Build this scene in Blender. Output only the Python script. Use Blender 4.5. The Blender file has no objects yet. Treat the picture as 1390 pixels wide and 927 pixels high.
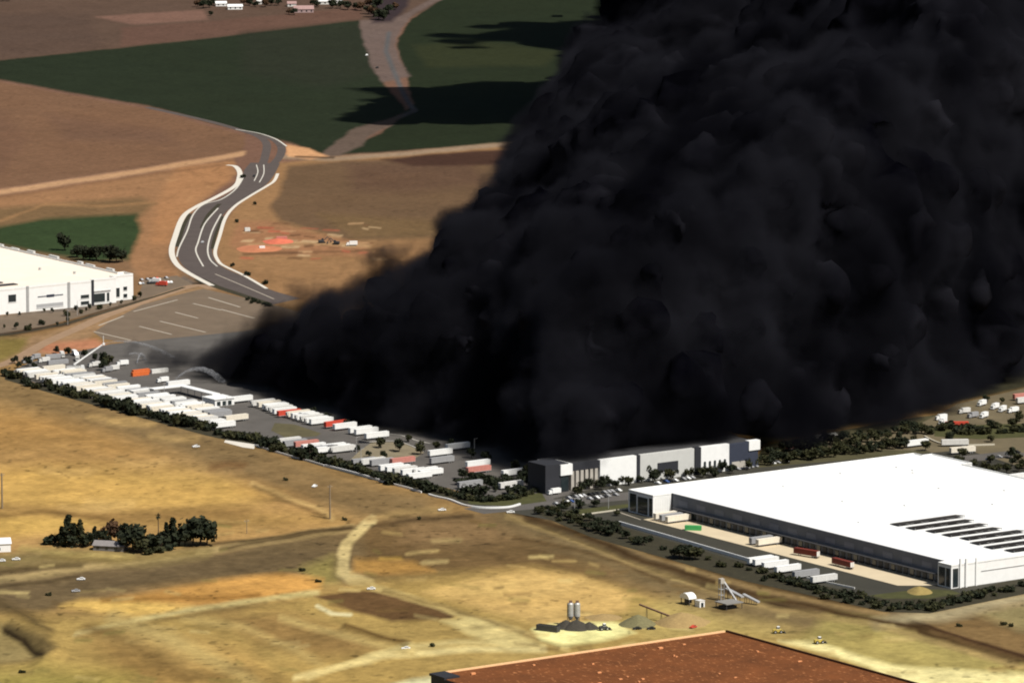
import bpy, bmesh, math, random
import numpy as np
from mathutils import Vector, Matrix, noise as mnoise

S = bpy.context.scene
COL = S.collection
R = math.radians

# ---------------------------------------------------------------- camera, sky, sun, exposure
CAM_H, F_PX, HORIZON = 600.0, 8000.0, -790.0
PITCH = math.atan((463.5 - HORIZON) / F_PX)
cam_data = bpy.data.cameras.new("camera")
cam = bpy.data.objects.new("camera", cam_data)
COL.objects.link(cam)
cam.location = (0, 0, CAM_H)
cam.rotation_euler = (math.pi / 2 - PITCH, 0, 0)
cam_data.sensor_width = 36.0
cam_data.lens = 36.0 * F_PX / 1390.0
cam_data.clip_start, cam_data.clip_end = 10.0, 90000.0
S.camera = cam

SUN_EL, SUN_AZ = 52.0, 47.0          # azimuth measured from "towards the camera" round to the right
sun_dir = Vector((math.sin(R(SUN_AZ)) * math.cos(R(SUN_EL)), -math.cos(R(SUN_AZ)) * math.cos(R(SUN_EL)), math.sin(R(SUN_EL))))
world = bpy.data.worlds.new("World")
S.world = world
world.use_nodes = True
wt = world.node_tree
sky = wt.nodes.new("ShaderNodeTexSky")
sky.sky_type = 'NISHITA'
sky.sun_disc = False
sky.sun_elevation = R(SUN_EL)
sky.sun_rotation = math.atan2(sun_dir.x, sun_dir.y)
sky.dust_density = 2.0
bg = wt.nodes["Background"]
bg.inputs["Strength"].default_value = 0.05
wt.links.new(sky.outputs[0], bg.inputs["Color"])
sl = bpy.data.lights.new("sun", 'SUN')
sl.energy = 4.8
sl.angle = R(0.5)
sl.color = (1.0, 0.96, 0.90)
so = bpy.data.objects.new("sun", sl)
COL.objects.link(so)
so.rotation_euler = sun_dir.to_track_quat('Z', 'Y').to_euler()
so.location = (0, 3000, 1500)
S.view_settings.view_transform = 'Standard'
S.view_settings.look = 'None'
S.view_settings.exposure = 0.2
S.view_settings.gamma = 1.0
S.cycles.max_bounces = 4
S.cycles.diffuse_bounces = 2
S.cycles.glossy_bounces = 1
S.cycles.transmission_bounces = 1
S.cycles.volume_bounces = 0
S.cycles.transparent_max_bounces = 6
S.cycles.volume_step_rate = 1.0
S.cycles.volume_max_steps = 256
S.cycles.pixel_filter_type = 'BLACKMAN_HARRIS'
S.cycles.filter_width = 2.0

# ---------------------------------------------------------------- where things stand
_c, _s = math.cos(PITCH), math.sin(PITCH)
def G(px, py, z=0.0):
    """the point of the plain at height z that a surveyor reads off the photograph"""
    u, v = (px - 695.0) / F_PX, -(py - 463.5) / F_PX
    d = Vector((u, _c + v * _s, -_s + v * _c))
    return d * ((z - CAM_H) / d.z) + Vector((0, 0, CAM_H))
def GD(px, py, Y):
    """a point at forward distance Y"""
    u, v = (px - 695.0) / F_PX, -(py - 463.5) / F_PX
    d = Vector((u, _c + v * _s, -_s + v * _c))
    return d * (Y / d.y) + Vector((0, 0, CAM_H))
GRID = R(-55.0)                       # the industrial park's street grid
U = Vector((math.cos(GRID), math.sin(GRID), 0))            # down the street, towards the viewer's right
W = Vector((-math.sin(GRID), math.cos(GRID), 0))           # across it, away to the right
ZUP = Vector((0, 0, 1))

def lin(c):
    return tuple(((x / 255 / 12.92) if x / 255 <= 0.04045 else ((x / 255 + 0.055) / 1.055) ** 2.4) for x in c)

# ---------------------------------------------------------------- materials
MATS = {}
def mat(name, rgb, rough=0.8, var=0.12, scale=0.4, metal=0.0, spec=0.3, stretch=(1, 1, 1)):
    """procedural paint, stone or metal: a base colour broken by two scales of noise"""
    if name in MATS: return MATS[name]
    m = bpy.data.materials.new(name); m.use_nodes = True
    nt = m.node_tree; b = nt.nodes["Principled BSDF"]
    b.inputs["Roughness"].default_value = rough; b.inputs["Metallic"].default_value = metal
    b.inputs["Specular IOR Level"].default_value = spec
    tc = nt.nodes.new("ShaderNodeTexCoord"); mp = nt.nodes.new("ShaderNodeMapping")
    mp.inputs["Scale"].default_value = stretch
    n = nt.nodes.new("ShaderNodeTexNoise"); n.inputs["Scale"].default_value = scale
    n.inputs["Detail"].default_value = 5; n.inputs["Roughness"].default_value = 0.65
    mr = nt.nodes.new("ShaderNodeMapRange")
    mr.inputs["From Min"].default_value = 0.25; mr.inputs["From Max"].default_value = 0.75
    mr.inputs["To Min"].default_value = 1 - var; mr.inputs["To Max"].default_value = 1 + var
    mx = nt.nodes.new("ShaderNodeVectorMath"); mx.operation = 'SCALE'
    mx.inputs[0].default_value = rgb
    L = nt.links.new
    L(tc.outputs["Object"], mp.inputs["Vector"]); L(mp.outputs[0], n.inputs["Vector"]); L(n.outputs["Fac"], mr.inputs["Value"])
    L(mr.outputs[0], mx.inputs["Scale"]); L(mx.outputs[0], b.inputs["Base Color"])
    MATS[name] = m
    return m

M_WHITE = mat("white_paint", (.78, .78, .75), .6, .06, .3)
M_DIRTYWHITE = mat("weathered_white_paint", (.62, .61, .57), .7, .14, .5)
M_CREAMROOF = mat("cream_roof_membrane", (.80, .70, .58), .8, .06, .05)
M_ROOF = mat("white_roof_membrane", (.80, .80, .77), .8, .05, .04)
M_CONC = mat("concrete", (.40, .37, .32), .9, .15, .2)
M_GREYWALL = mat("grey_tilt_up_panel", (.36, .36, .36), .8, .08, .2)
M_DARKWALL = mat("charcoal_wall_paint", (.024, .025, .030), .8, .12, .2)
M_BLUEWALL = mat("shadowed_blue_wall_paint", (.032, .038, .058), .8, .12, .2)  # slate blue, darkened to carry the shadow on the end block
M_DOCKWALL = mat("shaded_dock_wall", (.13, .14, .16), .8, .16, .12)  # the dock side's shade is put into this wall colour
M_GLASS = mat("dark_window_glass", (.02, .028, .03), .15, .2, .3, spec=.6)
M_BLACK = mat("black_rubber", (.015, .015, .015), .7, .2, 1)
M_DARK = mat("dark_steel", (.05, .05, .052), .6, .2, .7)
M_STEEL = mat("galvanised_steel", (.42, .42, .41), .5, .15, .5, metal=.3)
M_RED = mat("red_paint", (.55, .07, .04), .6, .12, .6)
M_ORANGE = mat("orange_paint", (.62, .14, .035), .6, .12, .6)
M_PINK = mat("faded_red_paint", (.50, .20, .16), .7, .15, .6)
M_GREENP = mat("green_paint", (.06, .35, .10), .6, .1, .6)
M_RUSTROOF = None

# ---------------------------------------------------------------- mesh builder
class MB:
    def __init__(s): s.v, s.f, s.m, s.mats = [], [], [], []
    def _mi(s, m):
        if m not in s.mats: s.mats.append(m)
        return s.mats.index(m)
    def add(s, vs, fs, m):
        o = len(s.v); s.v += [tuple(v) for v in vs]; k = s._mi(m)
        for f in fs: s.f.append([o + i for i in f]); s.m.append(k)
        return s
    def box(s, x0, x1, y0, y1, z0, z1, m, taper=0.0):
        t = taper
        vs = [(x0, y0, z0), (x1, y0, z0), (x1, y1, z0), (x0, y1, z0), (x0 + t, y0 + t, z1), (x1 - t, y0 + t, z1), (x1 - t, y1 - t, z1), (x0 + t, y1 - t, z1)]
        return s.add(vs, [(3, 2, 1, 0), (4, 5, 6, 7), (0, 1, 5, 4), (1, 2, 6, 5), (2, 3, 7, 6), (3, 0, 4, 7)], m)
    def prism(s, poly, z0, z1, m):
        n = len(poly)
        vs = [(x, y, z0) for x, y in poly] + [(x, y, z1) for x, y in poly]
        fs = [list(range(n))[::-1], list(range(n, 2 * n))] + [(i, (i + 1) % n, n + (i + 1) % n, n + i) for i in range(n)]
        return s.add(vs, fs, m)
    def profile(s, poly, y0, y1, m):      # outline in x-z, run along y
        n = len(poly)
        vs = [(x, y0, z) for x, z in poly] + [(x, y1, z) for x, z in poly]
        fs = [list(range(n)), list(range(n, 2 * n))[::-1]] + [(i, n + i, n + (i + 1) % n, (i + 1) % n) for i in range(n)]
        return s.add(vs, fs, m)
    def tube(s, pts, rad, m, n=8, cap=True):
        pts = [Vector(p) for p in pts]; rr = rad if isinstance(rad, (list, tuple)) else [rad] * len(pts)
        vs, fs = [], []
        for i, p in enumerate(pts):
            d = (pts[min(i + 1, len(pts) - 1)] - pts[max(i - 1, 0)]).normalized()
            a = d.cross(Vector((0, 0, 1)) if abs(d.z) < .9 else Vector((1, 0, 0))).normalized(); b = d.cross(a)
            for k in range(n):
                q = 2 * math.pi * k / n; vs.append(p + (a * math.cos(q) + b * math.sin(q)) * rr[i])
        for i in range(len(pts) - 1):
            for k in range(n): fs.append((i * n + k, i * n + (k + 1) % n, (i + 1) * n + (k + 1) % n, (i + 1) * n + k))
        if cap: fs += [list(range(n)), list(range((len(pts) - 1) * n, len(pts) * n))[::-1]]
        return s.add(vs, fs, m)
    def build(s, name, parent=None, loc=None, rot=0.0, smooth=False):
        me = bpy.data.meshes.new(name); me.from_pydata(s.v, [], s.f)
        for m in s.mats: me.materials.append(m)
        me.polygons.foreach_set("material_index", s.m)
        if smooth: me.polygons.foreach_set("use_smooth", [True] * len(s.f))
        bm = bmesh.new(); bm.from_mesh(me); bmesh.ops.recalc_face_normals(bm, faces=bm.faces); bm.to_mesh(me); bm.free()
        o = bpy.data.objects.new(name, me); COL.objects.link(o)
        if parent is not None: o.parent = parent
        if loc is not None: o.location = loc
        if rot: o.rotation_euler.z = rot
        return o

def tag(o, label=None, cat=None, group=None, kind=None):
    if label: o["label"] = label
    if cat: o["category"] = cat
    if group: o["group"] = group
    if kind: o["kind"] = kind
    return o
def empty(name, loc, rot, label, cat, group=None):
    o = bpy.data.objects.new(name, None); COL.objects.link(o)
    o.location = loc; o.rotation_euler.z = rot; o.empty_display_size = 2
    return tag(o, label, cat, group)
def dup(root, loc, rot=None, label=None, group=None, scale=None, mats=None):
    c = root.copy(); COL.objects.link(c); c.location = loc
    if rot is not None: c.rotation_euler.z = rot
    if scale is not None: c.scale = scale
    if label: c["label"] = label
    if group: c["group"] = group
    for ch in list(root.children):
        d = ch.copy(); COL.objects.link(d); d.parent = c
        if mats and ch.name.split(".")[0] in mats:
            d.data = mats[ch.name.split(".")[0]]
        for g in list(ch.children):
            e = g.copy(); COL.objects.link(e); e.parent = d
    return c
ORD = ["first", "second", "third", "fourth", "fifth", "sixth", "seventh", "eighth", "ninth", "tenth", "eleventh", "twelfth", "thirteenth",
       "fourteenth", "fifteenth", "sixteenth", "seventeenth", "eighteenth", "nineteenth", "twentieth"]
TENS = {2: "twenty", 3: "thirty", 4: "forty", 5: "fifty", 6: "sixty"}
TENTH = {3: "thirtieth", 4: "fortieth", 5: "fiftieth", 6: "sixtieth"}
def nth(i):          # 1-based
    if i <= 20: return ORD[i - 1]
    t, r = divmod(i, 10)
    return TENTH[t] if r == 0 else TENS[t] + "-" + ORD[r - 1]

# ---------------------------------------------------------------- numpy noise (for laying out soil and smoke)
def _hash(ix, iy, seed):
    h = (ix.astype(np.int64) * 374761393 + iy.astype(np.int64) * 668265263 + seed * 982451653) & 0x7fffffff
    h = ((h ^ (h >> 13)) * 1274126177) & 0x7fffffff
    return ((h ^ (h >> 16)) & 0xffff) / 65535.0
def vnoise(x, y, seed=0):
    ix, iy = np.floor(x), np.floor(y); fx, fy = x - ix, y - iy
    fx, fy = fx * fx * (3 - 2 * fx), fy * fy * (3 - 2 * fy)
    a, b = _hash(ix, iy, seed), _hash(ix + 1, iy, seed); c, d = _hash(ix, iy + 1, seed), _hash(ix + 1, iy + 1, seed)
    return (a * (1 - fx) + b * fx) * (1 - fy) + (c * (1 - fx) + d * fx) * fy
def fbm(x, y, seed=0, oct=4):
    s, a, t = 0, 1.0, 0
    for i in range(oct):
        s = s + a * vnoise(x * 2 ** i, y * 2 ** i, seed + i * 17); t += a; a *= .55
    return s / t - .5

def vnoise3(q, seed=0):
    i0 = np.floor(q).astype(np.int64); f = q - i0; f = f * f * (3 - 2 * f)
    out = 0
    for dx in (0, 1):
        for dy in (0, 1):
            for dz in (0, 1):
                h = _hash(i0[:, 0] + dx + (i0[:, 2] + dz) * 131, i0[:, 1] + dy + (i0[:, 2] + dz) * 57, seed)
                out = out + h * (f[:, 0] if dx else 1 - f[:, 0]) * (f[:, 1] if dy else 1 - f[:, 1]) * (f[:, 2] if dz else 1 - f[:, 2])
    return out
# ---------------------------------------------------------------- the plain: one sheet, its soils laid out field by field
def build_ground():
    rows_y = np.concatenate([[800, 1600, 2200], 1.0 / np.linspace(1 / 2600.0, 1 / 6500.0, 900), [6800, 7400, 8500, 11000, 16000, 26000, 45000]])
    cols = np.concatenate([[-40, -14, -6, -3, -2, -1.6], np.linspace(-1.3, 1.3, 900), [1.6, 2, 3, 6, 14, 40]])
    half = 695.0 / F_PX
    nr, nc = len(rows_y), len(cols)
    X = np.outer(rows_y * half, cols); Y = np.repeat(rows_y[:, None], nc, 1)
    K = 0.19                                             # depth squeezed so that distances weigh evenly
    P = np.stack([X.ravel(), Y.ravel() * K], 1)
    warp = np.stack([fbm(P[:, 0] / 22, P[:, 1] / 6, 3), fbm(P[:, 0] / 22, P[:, 1] / 6, 9)], 1)
    PW = P + warp * np.array([5.0, 1.7])
    col = np.empty((len(P), 3)); col[:] = lin((158, 122, 76))
    far = np.clip((P[:, 1] / K - 3600) / 900, 0, 1)[:, None]
    col = col * (1 - far) + np.array(lin((126, 92, 76))) * far  # distance haze mixed into the far soil's colour
    zed = np.zeros(len(P))
    def to_p(pts): return np.array([(g.x, g.y * K) for g in (G(*p) for p in pts)])
    def seg_dist(Q, A):
        d = np.full(len(Q), 1e9)
        for a, b in zip(A[:-1], A[1:]):
            ab = b - a; t = np.clip(((Q - a) @ ab) / max(ab @ ab, 1e-9), 0, 1)
            d = np.minimum(d, np.hypot(*(Q - a - t[:, None] * ab).T))
        return d
    def sub(A, pad):
        lo, hi = A.min(0) - pad, A.max(0) + pad
        return np.nonzero((P[:, 0] > lo[0]) & (P[:, 0] < hi[0]) & (P[:, 1] > lo[1]) & (P[:, 1] < hi[1]))[0]
    def poly(pts, c, feather=3.0, a=1.0, warped=True):
        feather *= .65
        A = to_p(pts); A = np.vstack([A, A[:1]]); idx = sub(A, feather * 2 + 10); Q = (PW if warped else P)[idx]
        ins = np.zeros(len(Q), bool)
        for p, q in zip(A[:-1], A[1:]):
            cr = (p[1] > Q[:, 1]) != (q[1] > Q[:, 1])
            ins ^= cr & (Q[:, 0] < (q[0] - p[0]) * (Q[:, 1] - p[1]) / (q[1] - p[1] + 1e-12) + p[0])
        d = seg_dist(Q, A); d = np.where(ins, d, -d)
        w = (np.clip(d / feather * .5 + .5, 0, 1) * a)[:, None]
        col[idx] = col[idx] * (1 - w) + np.array(lin(c)) * w
    def line(pts, hw, c, feather=1.5, a=1.0, warped=True):
        A = to_p(pts); idx = sub(A, hw + feather * 2 + 10); Q = (PW if warped else P)[idx]
        w = (np.clip((hw - seg_dist(Q, A)) / feather * .5 + .5, 0, 1) * a)[:, None]
        col[idx] = col[idx] * (1 - w) + np.array(lin(c)) * w
    def bank(pts, hw, h):                                # an earth bank or (negative) a ditch
        A = to_p(pts); idx = sub(A, hw * 2 + 10); d = seg_dist(P[idx], A)
        zed[idx] += h * np.clip(1 - d / hw, 0, 1) ** 1.3
    # ---- far fields
    poly([(-300, -120), (700, -120), (600, 5), (540, 32), (488, 28), (250, 56), (0, 82), (-300, 110)], (98, 76, 64), 3)
    poly([(130, 23), (200, 18), (275, 14), (285, 27), (180, 34)], (128, 95, 82), 3)
    poly([(165, 38), (300, 28), (490, 10), (490, 27), (250, 55), (165, 64)], (108, 78, 66), 4, .8)
    poly([(-300, 20), (120, 20), (140, 70), (-300, 80)], (90, 70, 60), 10, .7)
    poly([(-300, 108), (0, 82), (250, 56), (488, 28), (505, 80), (520, 112), (545, 140), (552, 152), (440, 210), (390, 193), (340, 181), (200, 144), (0, 109), (-300, 60)], (42, 48, 33), 2.5)
    poly([(330, 45), (490, 30), (510, 100), (440, 120), (330, 100)], (46, 48, 36), 12, .8)
    poly([(640, -100), (600, 0), (556, 28), (538, 60), (562, 140), (520, 180), (440, 212), (665, 197), (1700, 120), (1700, -100)], (40, 46, 30), 2.5)
    poly([(560, 62), (650, 55), (760, 70), (740, 90), (580, 92)], (54, 56, 34), 6, .7)
    poly([(670, -60), (600, 0), (560, 20), (545, 40), (536, 60), (545, 85), (556, 104), (518, 112), (502, 84), (490, 46), (488, 28), (530, 26), (556, 16), (600, -10)], (112, 93, 86), 3)
    poly([(495, -30), (560, -30), (552, 12), (530, 30), (505, 32)], (62, 50, 52), 5)
    line([(528, 45), (524, 70), (535, 98), (545, 122), (556, 142), (563, 150)], 2.2, (96, 92, 92), 1.5, warped=False)
    line([(563, 150), (545, 158), (525, 166)], 2.2, (88, 82, 80), 1.5, warped=False)
    poly([(548, 157), (530, 172), (500, 186), (492, 198), (462, 212), (436, 214), (446, 201), (482, 173), (520, 164)], (104, 86, 76), 3)
    poly([(-300, 75), (0, 112), (200, 148), (332, 184), (330, 206), (200, 226), (0, 256), (-300, 306)], (126, 92, 70), 2.5)
    poly([(60, 155), (220, 175), (240, 195), (90, 190)], (112, 82, 66), 8, .6)
    poly([(-300, 140), (0, 150), (40, 190), (0, 235), (-300, 250)], (116, 84, 66), 8, .6)
    poly([(-300, 310), (0, 266), (200, 236), (318, 216), (322, 236), (262, 285), (230, 330), (228, 350), (245, 378), (190, 378), (172, 352), (0, 310), (-300, 340)], (160, 116, 82), 3)
    poly([(240, 225), (312, 222), (318, 245), (262, 275), (225, 330), (205, 330), (215, 270)], (178, 126, 86), 6, .7)
    poly([(-200, 296), (0, 282), (190, 268), (208, 276), (190, 296), (0, 312), (-200, 330)], (116, 92, 64), 5, .8)
    poly([(-200, 310), (0, 308), (60, 297), (186, 290), (192, 312), (174, 353), (120, 356), (0, 332), (-200, 322)], (56, 69, 42), 4)
    line([(0, 300), (60, 278), (140, 280), (205, 275)], 1.2, (180, 132, 90), 1.5, .5)
    line([(-300, 312), (0, 261), (100, 246), (200, 231), (330, 209)], 3.2, (196, 150, 112), 1.6)
    line([(0, 268), (200, 238), (300, 224)], 1.2, (120, 84, 62), 2, .6)
    # east of the new street
    poly([(378, 222), (450, 214), (665, 199), (900, 190), (900, 330), (560, 360), (420, 412), (300, 372), (290, 320), (330, 270)], (156, 116, 80), 3)
    poly([(392, 226), (470, 218), (900, 212), (900, 330), (615, 322), (470, 326), (380, 300), (366, 282), (380, 262)], (112, 86, 64), 4)
    poly([(470, 222), (640, 215), (660, 250), (560, 262), (480, 258)], (98, 72, 58), 10, .7)
    poly([(430, 290), (610, 300), (600, 322), (480, 324)], (122, 95, 64), 6, .7)
    poly([(640, 205), (560, 212), (520, 217), (560, 226), (660, 224), (800, 220), (800, 200)], (76, 52, 42), 3)
    line([(380, 213), (450, 216), (560, 208), (665, 198), (900, 178)], 2.6, (160, 132, 108), 1.5)
    poly([(386, 196), (420, 202), (446, 212), (420, 217), (390, 213)], (214, 158, 114), 2)
    line([(400, 213), (440, 214), (452, 214)], 1.0, (80, 60, 46), 1)
    poly([(325, 300), (365, 300), (430, 318), (500, 332), (500, 348), (330, 345), (312, 332)], (166, 116, 84), 4, .8)
    line([(330, 345), (420, 342), (480, 342), (520, 338)], .8, (96, 70, 48), 1.4, .8)
    line([(340, 333), (430, 330), (500, 334)], 1.6, (186, 150, 108), 2, .7)
    rs = random.Random(44)
    for k in range(46):
        px, py = rs.uniform(318, 510), rs.uniform(303, 352)
        line([(px, py), (px + rs.uniform(5, 22), py + rs.uniform(-1, 1.5))], rs.uniform(.4, 1.1), rs.choice([(206, 160, 118), (96, 66, 46), (184, 96, 72), (206, 170, 130), (120, 84, 60)]), .9, .8)
    for k in range(26):
        px, py = rs.uniform(225, 318), rs.uniform(228, 385)
        line([(px, py), (px + rs.uniform(4, 18), py + rs.uniform(-4, 4))], rs.uniform(.4, 1.0), rs.choice([(196, 146, 102), (128, 90, 62)]), 1.2, .5)
    poly([(1030, 608), (1240, 560), (1300, 548), (1440, 520), (1500, 440), (1240, 470), (1000, 560)], (58, 54, 40), 4)  # bare ground coloured dark in place of dimming by the smoke
    # ---- the street in front of the cream roofed warehouse
    poly([(-200, 420), (0, 428), (185, 402), (250, 375), (270, 386), (140, 420), (0, 455), (-200, 480)], (118, 104, 94), 3)
    line([(-200, 482), (0, 456), (90, 440), (180, 410), (272, 385)], 2.0, (62, 50, 40), 1.5)
    poly([(-100, 466), (60, 455), (130, 428), (262, 388), (290, 392), (190, 418), (128, 452), (110, 470), (10, 495), (-100, 500)], (158, 124, 92), 3)
    poly([(60, 465), (130, 460), (150, 476), (100, 474), (80, 482), (55, 478)], (190, 128, 96), 3)
    poly([(-100, 458), (40, 458), (30, 478), (0, 492), (-100, 500)], (132, 112, 62), 4)
    # ---- the big dry field
    poly([(-300, 520), (10, 520), (150, 556), (300, 604), (440, 655), (560, 692), (450, 722), (250, 742), (-300, 770)], (180, 139, 86), 4)
    poly([(-80, 560), (110, 560), (250, 610), (150, 625), (-80, 615)], (166, 124, 72), 10, .8)
    poly([(-80, 645), (60, 632), (250, 640), (390, 655), (400, 668), (300, 690), (120, 700), (-80, 690)], (206, 162, 90), 9, .85)
    poly([(-80, 700), (60, 697), (150, 710), (80, 722), (-80, 738)], (212, 168, 92), 5, .9)
    poly([(120, 700), (310, 690), (470, 705), (300, 722), (150, 716)], (172, 134, 78), 6, .8)
    poly([(280, 615), (360, 625), (440, 660), (420, 690), (330, 660)], (168, 124, 74), 8, .7)
    line([(-60, 512), (60, 540), (160, 566), (300, 612), (440, 662), (560, 694)], 11, (132, 106, 72), 6, .9)
    line([(-50, 690), (90, 694), (180, 702), (330, 696)], 2, (140, 104, 62), 4, .7)
    line([(290, 634), (310, 630), (330, 632)], 2.0, (116, 82, 50), 2, .8)
    for k in range(9):
        x, y = random.Random(k + 5).uniform(0, 260), random.Random(k + 50).uniform(560, 690)
        line([(x, y), (x + 25, y + 4), (x + 60, y + 3)], 1.2, (214, 172, 108), 2.5, .45)
    # ---- scrub and tracks along the country road
    poly([(-200, 770), (80, 745), (300, 748), (470, 716), (700, 690), (850, 720), (900, 780), (700, 760), (480, 800), (420, 778), (250, 786), (110, 812), (60, 830), (-200, 850)], (118, 96, 66), 4)
    poly([(490, 712), (620, 700), (740, 712), (860, 742), (890, 775), (800, 800), (700, 765), (560, 795), (500, 782)], (114, 88, 56), 6, .95)
    poly([(560, 705), (690, 698), (760, 722), (640, 740), (540, 738)], (146, 114, 78), 8, .7)
    line([(-100, 800), (0, 788), (120, 770), (250, 752), (400, 728), (478, 716)], 2.0, (178, 150, 102), 1.2)
    line([(-100, 790), (0, 776), (60, 768), (110, 766)], 1.4, (90, 72, 46), 1.5)
    line([(300, 745), (400, 728), (470, 717), (560, 706), (640, 700)], .9, (82, 62, 40), 1.2)
    line([(0, 808), (150, 790), (280, 770), (440, 756)], 6, (108, 88, 62), 4, .8)
    line([(0, 760), (120, 754), (200, 760), (280, 748)], 3, (150, 128, 80), 3, .7)
    line([(505, 705), (492, 716), (480, 728), (464, 752), (466, 775), (480, 785), (502, 793)], 3.0, (204, 178, 124), 1.1)
    line([(500, 704), (545, 695), (610, 690)], 1.3, (176, 142, 92), 1.8)
    poly([(410, 770), (450, 755), (460, 790), (420, 795)], (168, 150, 84), 5, .7)
    # ---- worked ground in front
    poly([(-200, 850), (60, 835), (300, 830), (480, 792), (720, 770), (1000, 830), (1300, 900), (1300, 1100), (-200, 1100)], (176, 144, 84), 6)
    poly([(118, 822), (230, 800), (300, 786), (380, 778), (440, 786), (432, 799), (360, 812), (250, 822)], (208, 152, 82), 3)
    poly([(82, 822), (110, 814), (200, 816), (262, 824), (240, 832), (170, 836)], (230, 184, 102), 3)
    line([(140, 815), (270, 812), (350, 808)], 1.0, (136, 94, 44), 1.5, .9)
    line([(105, 860), (150, 848), (250, 828), (350, 815), (430, 803)], 1.3, (202, 178, 120), 1.0)
    line([(130, 858), (260, 834), (360, 818)], .9, (120, 96, 56), 1.4, .7)
    poly([(425, 808), (470, 801), (505, 801), (560, 812), (620, 833), (612, 840), (530, 843), (480, 830)], (104, 76, 48), 1.4)
    poly([(300, 836), (380, 830), (440, 846), (540, 884), (430, 892), (350, 870)], (142, 108, 64), 6, .85)
    poly([(110, 862), (200, 862), (300, 890), (380, 927), (200, 940), (140, 890)], (150, 116, 68), 8, .8)
    poly([(150, 858), (280, 872), (340, 905), (260, 905)], (192, 158, 98), 8, .6)
    poly([(250, 870), (340, 885), (360, 905), (290, 905)], (204, 160, 92), 8, .6)
    poly([(0, 910), (60, 905), (180, 915), (150, 945), (-50, 945)], (152, 138, 70), 8, .7)
    line([(470, 852), (510, 866), (555, 876)], 1.2, (104, 78, 42), 1.2)
    line([(505, 797), (560, 812), (640, 838), (700, 855), (770, 878)], 1.5, (200, 172, 112), 1.0)
    line([(520, 802), (620, 828), (700, 856), (760, 876)], .8, (110, 84, 44), 1.2, .8)
    line([(400, 920), (520, 890), (640, 881), (740, 880)], 1.4, (222, 196, 134), 1.0)
    poly([(575, 803), (640, 786), (720, 772), (790, 782), (860, 808), (850, 828), (760, 850), (690, 836), (620, 818)], (208, 168, 104), 3, 1)
    poly([(570, 800), (700, 790), (680, 812), (610, 812)], (206, 170, 104), 6, .5)
    poly([(480, 758), (560, 762), (590, 775), (520, 780), (480, 776)], (196, 146, 78), 3, .8)
    poly([(810, 766), (850, 764), (868, 774), (830, 778)], (200, 142, 92), 2.5, .8)
    poly([(760, 762), (830, 748), (940, 780), (990, 806), (900, 808), (830, 786)], (128, 100, 62), 5, .7)
    poly([(720, 852), (745, 846), (840, 844), (865, 858), (820, 868), (770, 876), (735, 868)], (250, 236, 164), 2)
    poly([(840, 842), (920, 805), (1000, 806), (1110, 840), (1080, 868), (1010, 862), (880, 868)], (190, 162, 98), 5, .85)
    line([(700, 690), (770, 716), (870, 764), (980, 802), (1130, 830), (1260, 852), (1420, 880)], 13, (124, 102, 70), 5, .95)
    line([(700, 690), (760, 706), (860, 748), (980, 790), (1130, 822), (1260, 846), (1420, 874)], 5, (104, 84, 58), 2.5)
    line([(715, 705), (800, 738), (900, 778), (1000, 806), (1120, 836)], 1.2, (66, 48, 30), 1.0)
    line([(760, 706), (860, 742), (960, 780), (1100, 814), (1200, 832)], 1.3, (170, 138, 92), 1.6, .8)
    line([(700, 730), (780, 745), (850, 765), (900, 790)], .8, (90, 66, 38), 1.3, .8)
    poly([(1080, 868), (1130, 832), (1260, 848), (1420, 888), (1420, 960), (1250, 935)], (168, 148, 88), 4)
    poly([(1060, 868), (1110, 872), (1210, 900), (1270, 907), (1420, 915), (1420, 970), (1280, 960), (1180, 905)], (246, 226, 160), 2)
    poly([(1110, 862), (1190, 862), (1270, 888), (1250, 900), (1180, 892)], (178, 156, 92), 5, .8)
    poly([(1200, 845), (1260, 836), (1330, 838), (1400, 862), (1400, 905), (1320, 885)], (130, 102, 66), 4)
    line([(1240, 846), (1310, 870), (1400, 896)], 1.3, (70, 48, 30), 1.0)
    line([(1250, 858), (1330, 884), (1410, 906)], 1.2, (76, 54, 32), 1.0)
    poly([(1320, 830), (1420, 812), (1420, 858), (1380, 852)], (146, 130, 90), 4)
    line([(1190, 846), (1280, 834), (1340, 820), (1420, 806)], 2.6, (170, 152, 118), 2)
    line([(700, 694), (780, 720), (880, 762), (1000, 800), (1140, 832), (1260, 856)], 1.2, (74, 54, 32), 1.0, 1)
    line([(730, 694), (830, 728), (900, 756), (1000, 786), (1120, 814), (1200, 826)], 1.1, (80, 60, 36), 1.0, .9)
    line([(690, 700), (770, 728), (860, 764), (960, 800), (1060, 828), (1180, 846), (1300, 880), (1400, 908)], 1.2, (168, 140, 92), 1.4, .8)
    line([(0, 700), (60, 694), (150, 704)], .9, (120, 88, 50), 1.2, .8)
    line([(340, 656), (380, 672), (430, 690), (452, 704)], 1.0, (196, 160, 104), 1.6, .9)
    line([(344, 660), (390, 680), (440, 702)], .7, (110, 82, 48), 1.2, .8)
    line([(250, 742), (330, 735), (420, 722), (476, 715)], .8, (78, 60, 38), 1.0)
    line([(0, 797), (60, 790), (105, 783)], .8, (80, 64, 42), 1.0)
    line([(30, 743), (100, 752), (180, 757)], 1.2, (176, 152, 92), 1.5, .7)
    line([(60, 755), (150, 762), (260, 750)], 1.0, (120, 98, 56), 1.4, .7)
    line([(150, 838), (230, 866), (310, 905), (350, 935)], 3.0, (186, 158, 100), 2, .8)
    line([(120, 850), (190, 880), (260, 920)], 2.0, (122, 94, 54), 2, .7)
    line([(250, 838), (330, 850), (400, 880), (440, 905)], 1.4, (190, 160, 100), 1.6, .7)
    line([(428, 822), (450, 832), (475, 834)], .9, (222, 206, 160), .7, .9)
    line([(560, 888), (480, 868), (430, 852), (380, 838)], 1.2, (196, 166, 104), 1.4, .8)
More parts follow.
